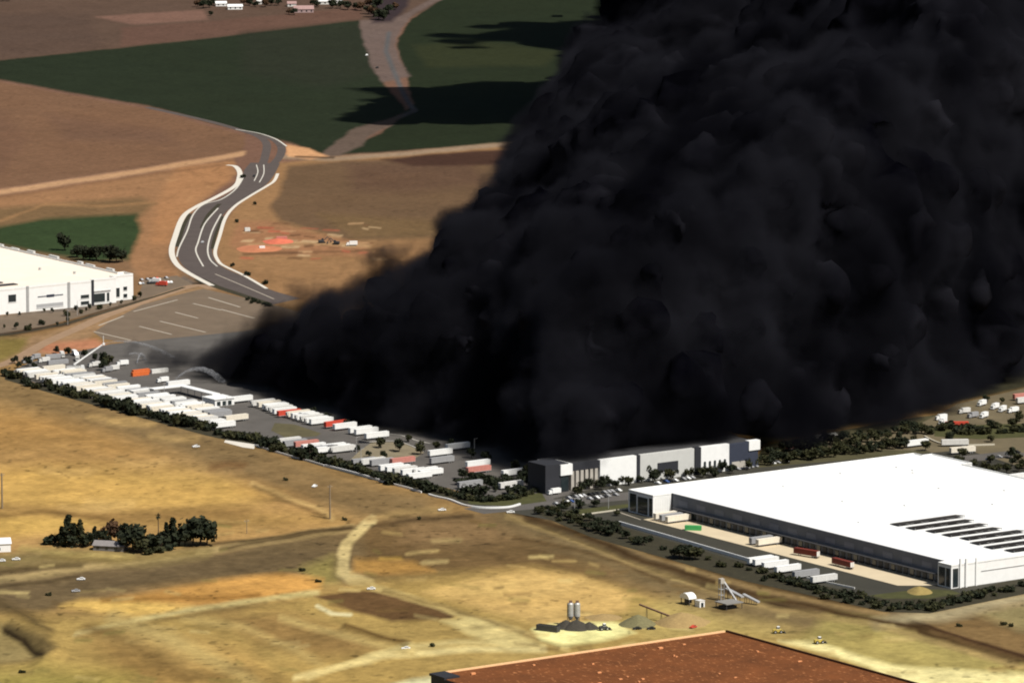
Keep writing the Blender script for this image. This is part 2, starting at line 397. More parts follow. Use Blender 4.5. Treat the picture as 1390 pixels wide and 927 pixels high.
    line([(590, 734), (625, 733)], 1.2, (178, 150, 100), 1, .6); line([(555, 751), (590, 748)], .7, (190, 160, 104), 1, .9)
    line([(575, 764), (605, 762)], 1.0, (206, 178, 120), 1, .6); line([(520, 758), (545, 757)], 1.0, (206, 162, 80), 1, .6)
    line([(690, 872), (620, 872), (560, 878), (500, 892), (420, 920)], 1.0, (226, 200, 136), 1.2, .8)
    poly([(600, 842), (640, 838), (700, 858), (740, 876), (690, 878), (640, 862)], (232, 206, 140), 2, .8)
    rs = random.Random(45)
    for k in range(190):
        px, py = rs.uniform(-20, 1390), rs.uniform(700, 925)
        if py < 690 + (px - 690) * .3 and px > 690: continue
        line([(px, py), (px + rs.uniform(6, 40), py + rs.uniform(-3, 5))], rs.uniform(.25, .8), rs.choice([(212, 184, 122), (98, 74, 44), (120, 92, 54), (196, 164, 104), (132, 118, 66)]), 1.0, rs.uniform(.35, .8))
    poly([(520, 930), (560, 921), (590, 918), (600, 930), (590, 945), (520, 950)], (226, 216, 170), 2, .9)
    # ---- pond dike in the near corner
    poly([(-60, 850), (20, 848), (62, 868), (82, 882), (60, 896), (0, 902), (-60, 905)], (112, 92, 58), 3)
    poly([(-60, 862), (10, 852), (40, 872), (56, 888), (20, 898), (-60, 900)], (146, 124, 80), 2.5)
    line([(8, 856), (30, 868), (48, 884), (58, 890)], 1.5, (52, 40, 24), 1.2)
    line([(-40, 812), (0, 822), (40, 842), (66, 860)], 2.5, (88, 70, 44), 2.5, .8)
    bank([(-80, 846), (10, 846), (46, 862), (78, 884), (60, 896)], 7, 2.2)
    bank([(8, 856), (30, 868), (48, 884)], 4, -1.2)
    bank([(-40, 812), (0, 822), (40, 842), (66, 860)], 6, 1.5)
    bank([(715, 705), (800, 738), (900, 778), (1000, 806)], 4, -1.0)
    bank([(1240, 846), (1310, 870), (1400, 896)], 4, 1.2)
    bank([(470, 852), (510, 866), (555, 876)], 4, 1.5)
    # ---- natural unevenness of soil and dead grass
    x, y = P[:, 0], P[:, 1] / K
    n = 0.24 * fbm(x / 60, y / 60, 1) + 0.40 * fbm(x / 19, y / 24, 2) + .46 * fbm(x / 6, y / 9, 4, 4)
    # worn lanes and mown strips running with the street grid and across it
    q1, q2 = x * U.x + y * U.y, x * W.x + y * W.y
    n = n + .16 * fbm(q1 / 90, q2 / 7, 31, 3) + .16 * fbm(q1 / 9, q2 / 110, 37, 3)
    tuft = np.clip((fbm(x / 4.5, y / 6, 55, 2) - .24) * 9, 0, 1) * np.clip(fbm(x / 70, y / 70, 57) * 5 + .5, 0, 1)
    n = n - .42 * tuft
    near = 1 - 0.55 * far[:, 0]
    col *= np.clip(1 + (n * 1.1) * near, .3, 1.7)[:, None]
    tint = fbm(x / 90, y / 90, 21)[:, None] * near[:, None]
    col *= 1 + tint * np.array([.06, -.01, -.12])
    zed += 0.0
    col = np.clip(col * np.array([.695, .735, .72]), 0.004, .8)
    me = bpy.data.meshes.new("ground")
    V = np.stack([P[:, 0], P[:, 1] / K, zed], 1)
    ii = np.arange(nr * nc).reshape(nr, nc)
    F = np.stack([ii[:-1, :-1], ii[:-1, 1:], ii[1:, 1:], ii[1:, :-1]], -1).reshape(-1, 4)
    me.vertices.add(len(V)); me.vertices.foreach_set("co", V.ravel())
    me.loops.add(F.size); me.loops.foreach_set("vertex_index", F.ravel().astype(np.int32))
    me.polygons.add(len(F)); me.polygons.foreach_set("loop_start", np.arange(0, F.size, 4, dtype=np.int32))
    me.update(calc_edges=True)
    me.polygons.foreach_set("use_smooth", np.ones(len(F), bool))
    at = me.color_attributes.new("soil", 'FLOAT_COLOR', 'POINT')
    at.data.foreach_set("color", np.concatenate([col, np.ones((len(col), 1))], 1).astype(np.float32).ravel())
    m = bpy.data.materials.new("dry_soil_and_grass"); m.use_nodes = True
    nt = m.node_tree; b = nt.nodes["Principled BSDF"]; b.inputs["Roughness"].default_value = 1.0; b.inputs["Specular IOR Level"].default_value = 0.05
    a = nt.nodes.new("ShaderNodeAttribute"); a.attribute_name = "soil"
    tc = nt.nodes.new("ShaderNodeTexCoord")
    nz = nt.nodes.new("ShaderNodeTexNoise"); nz.inputs["Scale"].default_value = 0.22; nz.inputs["Detail"].default_value = 6; nz.inputs["Roughness"].default_value = .7
    mr = nt.nodes.new("ShaderNodeMapRange"); mr.inputs["From Min"].default_value = .3; mr.inputs["From Max"].default_value = .7
    mr.inputs["To Min"].default_value = .80; mr.inputs["To Max"].default_value = 1.2
    sc = nt.nodes.new("ShaderNodeVectorMath"); sc.operation = 'SCALE'
    L = nt.links.new
    L(tc.outputs["Object"], nz.inputs["Vector"]); L(nz.outputs["Fac"], mr.inputs["Value"])
    L(a.outputs["Color"], sc.inputs[0]); L(mr.outputs[0], sc.inputs["Scale"]); L(sc.outputs[0], b.inputs["Base Color"])
    me.materials.append(m)
    o = bpy.data.objects.new("ground", me); COL.objects.link(o)
    tag(o, kind="structure")
build_ground()
# ---------------------------------------------------------------- roads, yards and paving: sheets a few centimetres above the plain
M_ASPH = mat("asphalt", lin((86, 82, 77)), .9, .22, .05)
M_ASPHD = mat("dark_asphalt", lin((56, 54, 45)), .9, .16, .05)
M_LOT = mat("worn_lot_asphalt", lin((106, 91, 74)), .9, .16, .06)
M_ROADN = mat("new_road_asphalt", lin((80, 71, 66)), .9, .14, .08)
M_APRON = mat("tan_concrete_apron", lin((196, 180, 150)), .9, .10, .06)
M_WALK = mat("pale_concrete_walk", (.60, .56, .48), .9, .08, .3)
M_LINE = mat("road_line_paint", lin((168, 158, 142)), .8, .2, .6)
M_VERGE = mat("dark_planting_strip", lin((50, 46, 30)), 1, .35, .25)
M_LAWN = mat("irrigated_turf", lin((66, 66, 34)), 1, .3, .15)
M_KERB = mat("kerb_concrete", (.55, .52, .45), .9, .1, .4)

def sheet(name, px, z, m, kind="structure"):
    pts = [G(x, y, z) for x, y in px]
    me = bpy.data.meshes.new(name); me.from_pydata([p[:] for p in pts], [], [list(range(len(pts)))])
    bm = bmesh.new(); bm.from_mesh(me); bmesh.ops.triangulate(bm, faces=bm.faces); bm.to_mesh(me); bm.free()
    for p in me.polygons:
        if p.normal.z < 0: p.flip()
    me.materials.append(m); o = bpy.data.objects.new(name, me); COL.objects.link(o)
    return tag(o, kind=kind)
def smooth(pts, n=6):
    out = []
    P = [Vector(p) for p in pts]
    for i in range(len(P) - 1):
        p0, p1, p2, p3 = P[max(i - 1, 0)], P[i], P[i + 1], P[min(i + 2, len(P) - 1)]
        for k in range(n):
            t = k / n
            out.append(.5 * ((2 * p1) + (p2 - p0) * t + (2 * p0 - 5 * p1 + 4 * p2 - p3) * t * t + (3 * p1 - p0 - 3 * p2 + p3) * t ** 3))
    return out + [P[-1]]
def strip_mb(mb, px, width, z0, z1, m, sm=6):
    pts = smooth([G(x, y) for x, y in px], sm) if sm else [G(x, y) for x, y in px]
    vs, fs = [], []
    for i, p in enumerate(pts):
        d = (pts[min(i + 1, len(pts) - 1)] - pts[max(i - 1, 0)]).normalized(); q = Vector((-d.y, d.x, 0)) * width / 2
        vs += [(p.x + q.x, p.y + q.y, z1), (p.x - q.x, p.y - q.y, z1), (p.x + q.x, p.y + q.y, z0), (p.x - q.x, p.y - q.y, z0)]
    for i in range(len(pts) - 1):
        a, b = i * 4, i * 4 + 4
        fs += [(a, a + 1, b + 1, b)]
        if z1 - z0 > .02: fs += [(a + 2, a, b, b + 2), (a + 1, a + 3, b + 3, b + 1)]
    mb.add(vs, fs, m)
def strip(name, px, width, z0, z1, m, sm=6):
    mb = MB(); strip_mb(mb, px, width, z0, z1, m, sm)
    return tag(mb.build(name), kind="structure")
def band(name, a, b, z, m):
    A = smooth([G(x, y, z) for x, y in a], 8); B = smooth([G(x, y, z) for x, y in b], 8); n = 60
    def rs(P):
        L = [0]
        for p, q in zip(P[:-1], P[1:]): L.append(L[-1] + (q - p).length)
        out = []; j = 0
        for k in range(n):
            t = L[-1] * k / (n - 1)
            while j < len(L) - 2 and L[j + 1] < t: j += 1
            f = (t - L[j]) / max(L[j + 1] - L[j], 1e-6); out.append(P[j].lerp(P[j + 1], f))
        return out
    A, B = rs(A), rs(B)
    mb = MB(); mb.add(A + B, [(i, i + 1, n + i + 1, n + i) for i in range(n - 1)], m)
    return tag(mb.build(name), kind="structure")

# trailer yard and the car park behind the street
sheet("yard_pavement", [(12, 506), (40, 492), (70, 484), (120, 474), (150, 467), (170, 465), (330, 449.5), (430, 431), (520, 440), (760, 540), (1000, 590), (1010, 606), (900, 640), (752, 676), (745, 688), (690, 686), (600, 660), (420, 620), (340, 602), (283, 586), (140, 546), (60, 524)], .03, M_ASPH)
sheet("car_park", [(127, 451), (150, 436), (192, 414), (234, 402), (276, 392), (330, 404), (372, 414), (430, 430), (330, 450), (170, 465), (140, 460)], .03, M_LOT)
mbl = MB()
for a, b in [((238, 424), (269, 432)), ((189, 443), (233, 454)), ((217, 436), (279, 451)), ((283, 404), (326, 417)), ((134, 442), (168, 429)), ((181, 423), (241, 407)), ((127, 450), (178, 462)), ((300, 420), (345, 432)), ((262, 412), (300, 421))]:
    strip_mb(mbl, [a, b], 1.5, .06, .06, M_LINE, 0)
tag(mbl.build("car_park_markings"), kind="structure")
sheet("site_pavement", [(-60, 432), (0, 430), (108, 421), (186, 405), (196, 380), (240, 374), (262, 386), (180, 410), (60, 443), (0, 452), (-60, 460)], .03, M_LOT)

# the winding new street
Lk = [(340, 221), (331, 232), (329, 241), (319, 256), (300, 269), (277, 278), (258, 294), (247, 318), (241, 340), (246, 358), (264, 373), (292, 388), (330, 402), (368, 414)]
Rk = [(380, 222), (372, 238), (360, 252), (340, 265), (318, 279), (303, 292), (293, 316), (288, 338), (292, 354), (305, 364), (332, 376), (366, 393), (408, 405)]
band("winding_road", Lk, Rk, .04, M_ROADN)
strip("left_sidewalk", [(308, 224.5), (319, 226), (325, 233), (325, 241), (319, 253), (291, 269), (268, 280), (249, 294), (238, 321), (233, 342), (240, 359), (258, 372), (288, 388)], 4.2, 0, .15, M_WALK)
strip("right_sidewalk", [(377, 236), (372, 246), (362, 253), (340, 266), (319, 280), (306, 296), (298, 321), (292, 342), (296, 354), (304, 361), (331, 374), (362, 392)], 2.6, 0, .15, M_WALK)
strip("left_kerb", [(331, 240), (320, 257), (300, 271), (276, 278), (262, 292), (254, 314), (243, 337), (240, 349)], 1.1, 0, .18, M_KERB)
strip("median_kerb", [(296, 283), (278, 304), (269, 329), (266, 342), (276, 362)], 1.1, 0, .18, M_KERB)
strip("right_kerb", [(300, 291), (288, 314), (282, 337), (285, 352), (295, 362)], 1.1, 0, .18, M_KERB)
strip("parkway_planting", [(258, 290), (250, 305), (245, 320), (240, 335)], 3.0, .03, .07, M_VERGE)
strip("parkway_planting.001", [(303, 294), (293, 318), (288, 338)], 2.6, .03, .07, M_VERGE)
strip("median_planting", [(298, 277), (283, 292), (274, 310)], 3.4, .04, .08, M_VERGE)
strip("median_kerb_line", [(348, 224), (350, 234), (345, 246)], .8, .05, .1, M_KERB)
strip("median_kerb_line.001", [(358, 224), (358, 236), (352, 248)], .8, .05, .1, M_KERB)
strip("old_lane", [(200, 146), (280, 164), (330, 178), (352, 186), (362, 196), (360, 212), (356, 224)], 7, .025, .025, M_ROADN)
strip("old_lane.001", [(352, 184), (372, 190), (382, 200), (380, 212), (372, 222)], 7, .033, .033, M_ROADN)
strip("lane_kerb", [(320, 176), (350, 181), (374, 189), (389, 199)], 1.6, 0, .12, M_KERB)
strip("road_line", [(292, 372), (330, 388), (372, 406)], 1.0, .06, .06, M_LINE)
sheet("verge_shade_planting", [(262, 380), (292, 391), (372, 417), (368, 411), (300, 389), (276, 378)], .05, M_VERGE)
strip("site_edge_planting", [(-10, 457), (60, 446), (130, 428), (200, 406), (250, 390)], 3.0, .04, .08, M_VERGE)

# the near warehouse's truck court
BW = G(853, 694)
def bw(u, w, z=0): return BW + U * u + W * w + ZUP * z
def local_sheet(name, f, pts, z, m):
    me = bpy.data.meshes.new(name); me.from_pydata([f(u, w, z)[:] for u, w in pts], [], [list(range(len(pts)))])
    for p in me.polygons:
        if p.normal.z < 0: p.flip()
    me.materials.append(m); o = bpy.data.objects.new(name, me); COL.objects.link(o); return tag(o, kind="structure")
local_sheet("site_lot", bw, [(-75, -62), (24, -46), (150, -46), (280, -50), (292, -20), (300, 220), (-46, 280), (-86, 40)], .02, M_ASPHD)
local_sheet("truck_court", bw, [(-8, -27), (262, -27), (262, -7), (30, -7), (-8, -3)], .03, M_ASPHD)
local_sheet("concrete_apron", bw, [(24, -7.4), (250, -9), (258, 2), (263, 12.6), (24, 12.6)], .04, M_APRON)
local_sheet("front_street", bw, [(-40, -70), (-24, 60), (-17, 205), (-10, 300), (-28, 300), (-46, 60), (-60, -70)], .04, M_ASPH)
local_sheet("entry_lawn", bw, [(-22, -40), (-8, -40), (-4, 60), (-12, 120), (-16, 60)], .05, M_LAWN)
local_sheet("corner_lawn", bw, [(262, -40), (285, -45), (288, 4), (276, 6), (264, -4)], .05, M_LAWN)
local_sheet("court_kerb_line", bw, [(-6, -5.5), (24, -9.5), (24, -8.7), (-6, -4.2)], .06, M_LINE)
sheet("back_lot", [(1040, 606), (1240, 580), (1300, 548), (1420, 520), (1420, 640), (1330, 645), (1260, 612)], .02, mat("smoke_dimmed_gravel", lin((98, 88, 66)), .95, .25, .05))  # gravel colour darkened to stand for dimming under the smoke
sheet("dimmed_site_paving", [(1010, 640), (1040, 604), (1120, 588), (1245, 566), (1300, 560), (1290, 605), (1262, 616), (1100, 640)], .015, mat("smoke_dimmed_ground", lin((70, 66, 42)), 1, .3, .08))  # site paving, its dark olive carrying the smoke's shade
sheet("back_lot_lawn", [(1270, 580), (1340, 576), (1420, 574), (1420, 592), (1330, 596), (1268, 592)], .05, M_LAWN)
sheet("roadside_turf", [(600, 666), (640, 672), (690, 676), (735, 668), (742, 680), (690, 687), (640, 684), (606, 672)], .05, M_LAWN)
sheet("yard_pad", [(306, 597), (340, 602), (346, 603), (345, 609), (330, 607), (304, 600)], .08, M_WALK)

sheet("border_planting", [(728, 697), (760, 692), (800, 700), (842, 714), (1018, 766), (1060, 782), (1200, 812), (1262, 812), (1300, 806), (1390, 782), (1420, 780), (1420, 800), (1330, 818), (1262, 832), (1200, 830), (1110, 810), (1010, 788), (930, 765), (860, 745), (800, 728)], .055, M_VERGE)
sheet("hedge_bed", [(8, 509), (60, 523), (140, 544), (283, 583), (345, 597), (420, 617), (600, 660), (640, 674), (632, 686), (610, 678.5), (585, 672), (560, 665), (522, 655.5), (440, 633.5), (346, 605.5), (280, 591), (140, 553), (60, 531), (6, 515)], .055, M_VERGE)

strip("site_road", [(-40, 505), (12, 492), (60, 466), (105, 446), (145, 428), (200, 408), (262, 388), (290, 392)], 9, .045, .045, mat("tan_roadway", lin((142, 116, 90)), .95, .15, .1))
sheet("yard_island", [(505, 600), (545, 600), (576, 614), (560, 624), (522, 631), (470, 629), (488, 612)], .06, mat("dusty_island", lin((122, 112, 90)), .95, .2, .1))
sheet("yard_island.001", [(373, 574), (400, 576), (436, 588), (430, 592), (388, 594), (368, 584)], .06, mat("weedy_island", lin((84, 78, 54)), 1, .3, .1))
strip("yard_kerb", [(524, 589), (545, 591), (566, 598), (584, 602)], .8, 0, .16, M_KERB)
strip("yard_kerb.001", [(500, 600), (540, 599), (576, 613)], .6, 0, .16, M_KERB)
# ---------------------------------------------------------------- buildings
GR = GRID
def solar_material():
    m = mat("dark_solar_glass", (.035, .028, .022), .35, .35, .25, spec=.5); return m
M_SOLAR = solar_material()
def wall_ring(mb, pts, z0, z1, m, t=.4):
    """parapet or wall run along a closed plan outline"""
    n = len(pts)
    area = sum(pts[i][0] * pts[(i + 1) % n][1] - pts[(i + 1) % n][0] * pts[i][1] for i in range(n))
    ins = []
    for i in range(n):
        a, b, c = Vector(pts[i - 1]), Vector(pts[i]), Vector(pts[(i + 1) % n])
        d1, d2 = (b - a).normalized(), (c - b).normalized(); s = 1 if area > 0 else -1
        n1, n2 = Vector((-d1.y, d1.x)) * s, Vector((-d2.y, d2.x)) * s
        q = n1 + n2; ins.append(b + q * (t / max(.3, q.dot(n1))))
    vs = [(x, y, z0) for x, y in pts] + [(x, y, z1) for x, y in pts] + [(p.x, p.y, z1) for p in ins] + [(p.x, p.y, z0) for p in ins]
    fs = []
    for i in range(n):
        j = (i + 1) % n
        fs += [(i, j, n + j, n + i), (n + i, n + j, 2 * n + j, 2 * n + i), (2 * n + i, 2 * n + j, 3 * n + j, 3 * n + i)]
    mb.add(vs, fs, m)

# -- the white warehouse in the foreground (local x = along the docks, y = across)
big = empty("warehouse", BW, GR, "huge white flat roofed warehouse with a row of truck docks, in the right foreground", "warehouse")
H = 12.0
plan = [(0, 0), (23, 0), (23, 13), (262, 13), (262, 8), (273, 8), (273, 203), (44, 203), (44, 210), (8, 210), (8, 203), (0, 203)]
mb = MB(); mb.prism(plan, 0, H - .6, M_WHITE); o = mb.build("wall", big)
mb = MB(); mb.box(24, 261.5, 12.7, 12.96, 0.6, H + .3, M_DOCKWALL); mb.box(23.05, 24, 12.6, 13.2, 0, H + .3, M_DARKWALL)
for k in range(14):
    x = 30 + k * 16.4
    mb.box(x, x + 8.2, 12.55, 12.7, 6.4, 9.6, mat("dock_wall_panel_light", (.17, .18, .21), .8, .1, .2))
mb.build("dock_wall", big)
mb = MB(); mb.prism([(x, y) for x, y in plan], H - .6, H - .1, M_ROOF); rf = mb.build("roof", big)
mb = MB(); wall_ring(mb, plan, H - .55, H + .55, M_WHITE, .5); mb.build("parapet", big)
rnd = random.Random(3)
for k in range(44):                                                     # dock doors
    x = 27 + k * 5.3
    mb = MB(); mb.box(x, x + 3.0, 12.3, 12.68, 1.2, 4.4, M_DARK if k % 3 else M_GLASS); mb.box(x - .4, x + 3.4, 11.9, 12.66, .5, 1.18, M_BLACK)
    mb.build("dock_door", big)
mb = MB(); mb.box(27, 262, 9.8, 12.28, 4.8, 5.1, M_DARK); mb.build("dock_canopy", big)
# corner offices: dark glazing between white piers
mb = MB()
mb.box(1.6, 7.5, -.25, -.02, .8, H - 1.2, M_GLASS); mb.box(9.0, 18, -.25, -.02, .6, H - 2, M_GLASS); mb.box(19.6, 22.4, -.25, -.02, .6, H - 1.5, M_GLASS)
mb.build("office_glazing", big)
mb = MB()
for z in (4.4, 7.8): mb.box(9.0, 18, -.4, -.27, z, z + .35, M_DARK)
mb.build("glazing_bar", big)
mb = MB(); mb.box(263, 268, 7.75, 7.98, .8, H - 1.5, M_GLASS); mb.box(269, 272, 7.75, 7.98, .8, H - 1.5, M_GLASS); mb.box(273.02, 273.3, 9, 12.5, .8, H - 1.5, M_GLASS); mb.build("corner_glazing", big)
mb = MB(); mb.box(273.02, 273.9, 13.2, 14.2, 0, H + 3.4, M_WHITE); mb.box(273.02, 274.0, 17, 18.2, 0, H + 3.0, M_WHITE); mb.box(273.02, 273.7, 24, 25, 0, H + 2.6, M_WHITE); mb.build("entry_pier", big)
mb = MB(); mb.box(273.02, 273.25, 28, 76, 7.0, 7.4, M_STEEL); mb.build("wall_reveal", big)
mb = MB()
for k in range(9): mb.box(23.02, 23.2, 1.5 + k * 1.2, 2.2 + k * 1.2, .2, H - .8, M_WHITE)
mb.build("wall_rib", big)
for k in range(8):                                                      # rows of roof solar panels
    u0 = 163 + k * 13.2; a, b = (57 + rnd.uniform(-4, 4), 101 + rnd.uniform(-8, 6))
    mb = MB(); y = a
    while y < b:
        L = rnd.uniform(7, 12); z = H + .15
        mb.add([(u0, y, z + .3), (u0 + 8.4, y, z + 1.1), (u0 + 8.4, min(y + L, b), z + 1.1), (u0, min(y + L, b), z + .3),
                (u0, y, z + .2), (u0 + 8.4, y, z + 1.0), (u0 + 8.4, min(y + L, b), z + 1.0), (u0, min(y + L, b), z + .2)],
               [(0, 1, 2, 3), (4, 5, 6, 7), (0, 1, 5, 4), (1, 2, 6, 5), (2, 3, 7, 6), (3, 0, 4, 7)], M_SOLAR)
        for yy in (y + .5, min(y + L, b) - .5):
            mb.box(u0 + 8.0, u0 + 8.2, yy - .08, yy + .08, H - .1, z + 1.0, M_STEEL); mb.box(u0 + .2, u0 + .4, yy - .08, yy + .08, H - .1, z + .25, M_STEEL)
        y += L + .25
    mb.build("solar_array", big)
for k in range(12):
    u, w = rnd.uniform(20, 150), rnd.uniform(30, 190)
    mb = MB(); mb.box(u, u + 2.0, w, w + 2.0, H - .1, H + .5, M_ROOF); mb.build("skylight", big)

# -- the warehouse that burns: only its street front shows below the smoke
GB = G(773, 666)
burn = empty("warehouse", GB, GR, "burning grey and white warehouse, its street front showing below the black smoke", "warehouse")
HB = 15.5
mb = MB(); mb.prism([(-2.5, 0), (-2.5, 134), (-26, 134), (-26, -4), (-10, -4), (-10, 0)], 0, HB - .8, M_GREYWALL); mb.build("wall", burn)
mb = MB(); mb.prism([(-2.9, .4), (-2.9, 133.6), (-25.6, 133.6), (-25.6, -3.6), (-10.4, -3.6), (-10.4, .4)], HB - .79, HB - .5, M_DARK); mb.build("roof", burn)
mb = MB(); mb.box(-16, 1.2, -17.5, -1.5, 0, HB + .9, M_DARKWALL); mb.build("corner_tower", burn)
mb = MB(); mb.box(-14, 2.2, -7.6, 0.6, HB - 5.8, HB + .4, M_WHITE); mb.build("sign_panel", burn)
mb = MB(); mb.box(1.22, 1.4, -6.8, -1.8, 1, HB - 6.5, M_GLASS); mb.build("tower_glazing", burn)
for k in range(6):
    mb = MB(); mb.box(-2.48, -.2, 1.4 + k * 3.3, 3.4 + k * 3.3, 0, HB - 4.6, M_CONC); mb.build("fin", burn)
mb = MB(); mb.box(-2.48, -.6, .8, 21, HB - 4.5, HB - .2, M_DARKWALL); mb.build("fin_band", burn)
mb = MB(); mb.box(-3, .2, 21.3, 46.8, 0, HB, M_WHITE); mb.build("white_panel", burn)
mb = MB(); mb.box(-3, .3, 47, 49.4, 0, HB + .2, M_DARKWALL); mb.build("dark_pier", burn); mb = MB(); mb.box(-3, .35, 88.4, 92.6, 0, HB + .4, M_DARKWALL); mb.build("dark_pier", burn)
mb = MB(); mb.box(-3, -.2, 49.6, 88.2, 0, HB, mat("light_grey_panel", (.5, .5, .47), .8, .08, .2)); mb.build("grey_panel", burn)
mb = MB(); mb.box(-.18, .2, 62, 76.5, 4.6, 9.6, M_DARKWALL); mb.build("window_band", burn)
mb = MB(); mb.box(-3, .3, 92.8, 113, 0, HB + .2, M_WHITE); mb.build("white_panel", burn)
for k in range(5):
    y = 94.6 + k * 3.6; mb = MB()
    pts = [(y, 2.6), (y + 1.7, 2.6), (y + 1.7, 6.4)] + [(y + .85 + .85 * math.cos(q), 6.4 + .85 * math.sin(q)) for q in (math.pi * j / 6 for j in range(1, 6))] + [(y, 6.4)]
    mb.add([(.32, a, b) for a, b in pts] + [(.44, a, b) for a, b in pts], [list(range(len(pts))), list(range(len(pts), 2 * len(pts)))] + [(i, (i + 1) % len(pts), len(pts) + (i + 1) % len(pts), len(pts) + i) for i in range(len(pts))], M_GLASS)
    mb.build("arched_window", burn)
mb = MB(); mb.box(-3, .2, 113.2, 134, 0, HB - .4, M_BLUEWALL); mb.build("blue_panel", burn)
mb = MB(); mb.box(-3, .9, 127, 135, HB - 5.2, HB + .4, M_WHITE); mb.build("sign_panel", burn)
mb = MB(); mb.box(.22, .4, 115, 126, 1.0, 4.8, M_CONC); mb.build("entry_surround", burn)

# -- the cream roofed warehouse at the left
LB = G(181, 406)
lw = empty("warehouse", LB, GR, "long white warehouse with a cream roof at the left edge, beside the winding street", "warehouse")
HL = 17.5
plan = [(0, 0), (0, -18), (7, -18), (7, -38), (10, -38), (10, -220), (-420, -220), (-420, -5), (-12, -5), (-12, 0)]
mb = MB(); mb.prism(plan, 0, HL - 1.4, M_WHITE); mb.build("wall", lw)
mb = MB(); mb.prism(plan, HL - 1.39, HL - 1.0, M_CREAMROOF); mb.build("roof", lw)
mb = MB(); wall_ring(mb, plan, HL - 1.35, HL + .3, M_WHITE, .6); mb.build("parapet", lw)
mb = MB(); mb.box(-420, -14, -4.98, -4.5, HL - 3, HL + .1, M_STEEL); mb.build("eaves_gutter", lw)
def win(x, y0, y1, z0, z1, name="window", m=M_GLASS):
    b = MB(); b.box(x + .02, x + .2, y0, y1, z0, z1, m); f = b.build(name, lw)
    b = MB(); b.box(x + .02, x + .3, y0 - .3, y1 + .3, z0 - .35, z0 - .02, M_WHITE); b.build("sill", f)
win(7, -36.5, -27, 1.5, 7.5); win(7, -25.5, -23.5, 1.5, 7.5); win(0, -15, -11, 2.5, 8.8); win(0, -8, -5, 6.6, 9.2); win(0, -8, -5, 1.6, 4.2)
win(10, -48, -41.5, 5.6, 8.0); win(10, -48, -41.5, 1.2, 3.6); win(10, -105, -99, 8, 13); win(10, -83, -62, 2, 4.6, "window_band", M_GREYWALL)
b = MB(); b.box(10.02, 10.2, -82, -62, 9.4, 10.0, M_BLUEWALL); b.box(10.02, 10.24, -75, -69, 8.9, 10.6, M_BLUEWALL); b.build("wall_sign", lw)
for y in (-38.6, -57.5, -90):
    b = MB(); b.box(10.02, 10.6, y - .9, y + .9, 0, HL + .3, M_DARKWALL if y == -38.6 else M_STEEL); b.build("downpipe_pier", lw)
b = MB(); b.box(7.02, 7.5, -37.5, -22.5, 8.6, 9.4, M_STEEL); b.build("entry_canopy", lw)
for k in range(3):
    b = MB(); u0 = -12 - 13 * k
    b.box(u0, u0 + 6, -150, -88 - 4 * k, HL - .9, HL - .3, M_SOLAR); b.build("solar_array", lw)
for u, w in ((-60, -40), (-30, -30), (-120, -60)):
    b = MB(); b.box(u, u + 1.4, w, w + 1.4, HL - 1.0, HL + .6, M_STEEL); b.build("roof_vent", lw)
for u in (-20, -46, -62, -95, -128, -150, -172):
    b = MB(); L = 4 + (abs(u) * 7 % 9)
    b.box(u - L, u, -4.3, -2.6, HL - 3.5, HL + .5 + abs(u) % 3 * .4, M_DIRTYWHITE); b.build("wall_equipment", lw)

# -- the rust red roof at the bottom edge
RB = G(585, 914, 10); RB.z = 0
rb = empty("warehouse", RB, GR, "rust red roofed building with pale flecks and a cream parapet at the bottom edge", "warehouse")
mr = bpy.data.materials.new("rust_red_roof_deck"); mr.use_nodes = True
nt = mr.node_tree; bs = nt.nodes["Principled BSDF"]; bs.inputs["Roughness"].default_value = .9; bs.inputs["Specular IOR Level"].default_value = .1
tc = nt.nodes.new("ShaderNodeTexCoord"); n1 = nt.nodes.new("ShaderNodeTexNoise"); n1.inputs["Scale"].default_value = .06; n1.inputs["Detail"].default_value = 6; n1.inputs["Roughness"].default_value = .7
c1 = nt.nodes.new("ShaderNodeValToRGB"); c1.color_ramp.elements[0].color = lin((92, 56, 32)) + (1,); c1.color_ramp.elements[1].color = lin((120, 72, 40)) + (1,)
c1.color_ramp.elements[0].position = .3; c1.color_ramp.elements[1].position = .7
mpv = nt.nodes.new("ShaderNodeMapping"); mpv.inputs["Scale"].default_value = (.30, .62, 1)
n2 = nt.nodes.new("ShaderNodeTexNoise"); n2.inputs["Scale"].default_value = 1.0; n2.inputs["Detail"].default_value = 3
c2 = nt.nodes.new("ShaderNodeValToRGB"); c2.color_ramp.elements[0].position = .60; c2.color_ramp.elements[1].position = .72
c2.color_ramp.elements[0].color = (0, 0, 0, 1); c2.color_ramp.elements[1].color = (.4, .4, .4, 1)
mx = nt.nodes.new("ShaderNodeMix"); mx.data_type = 'RGBA'; mx.inputs["B"].default_value = lin((220, 150, 96)) + (1,)
L = nt.links.new
L(tc.outputs["Object"], n1.inputs["Vector"]); L(n1.outputs["Fac"], c1.inputs[0]); L(tc.outputs["Object"], mpv.inputs["Vector"]); L(mpv.outputs[0], n2.inputs["Vector"]); L(n2.outputs["Fac"], c2.inputs[0])
L(c2.outputs[0], mx.inputs["Factor"]); L(c1.outputs[0], mx.inputs["A"]); L(mx.outputs["Result"], bs.inputs["Base Color"])
plan = [(0, 0), (0, 176), (200, 176), (200, 0)]
mb = MB(); mb.prism(plan, 0, 9.0, M_DARKWALL); mb.build("wall", rb)
mb = MB(); mb.prism([(.3, .3), (.3, 175.7), (199.7, 175.7), (199.7, .3)], 9.01, 9.3, mr); mb.build("roof", rb)
M_CREAM = mat("cream_parapet", lin((235, 190, 140)), .8, .1, .3)
mb = MB(); mb.box(-.6, .29, 8.5, 175, 8.6, 10.1, M_CREAM); mb.build("parapet", rb)
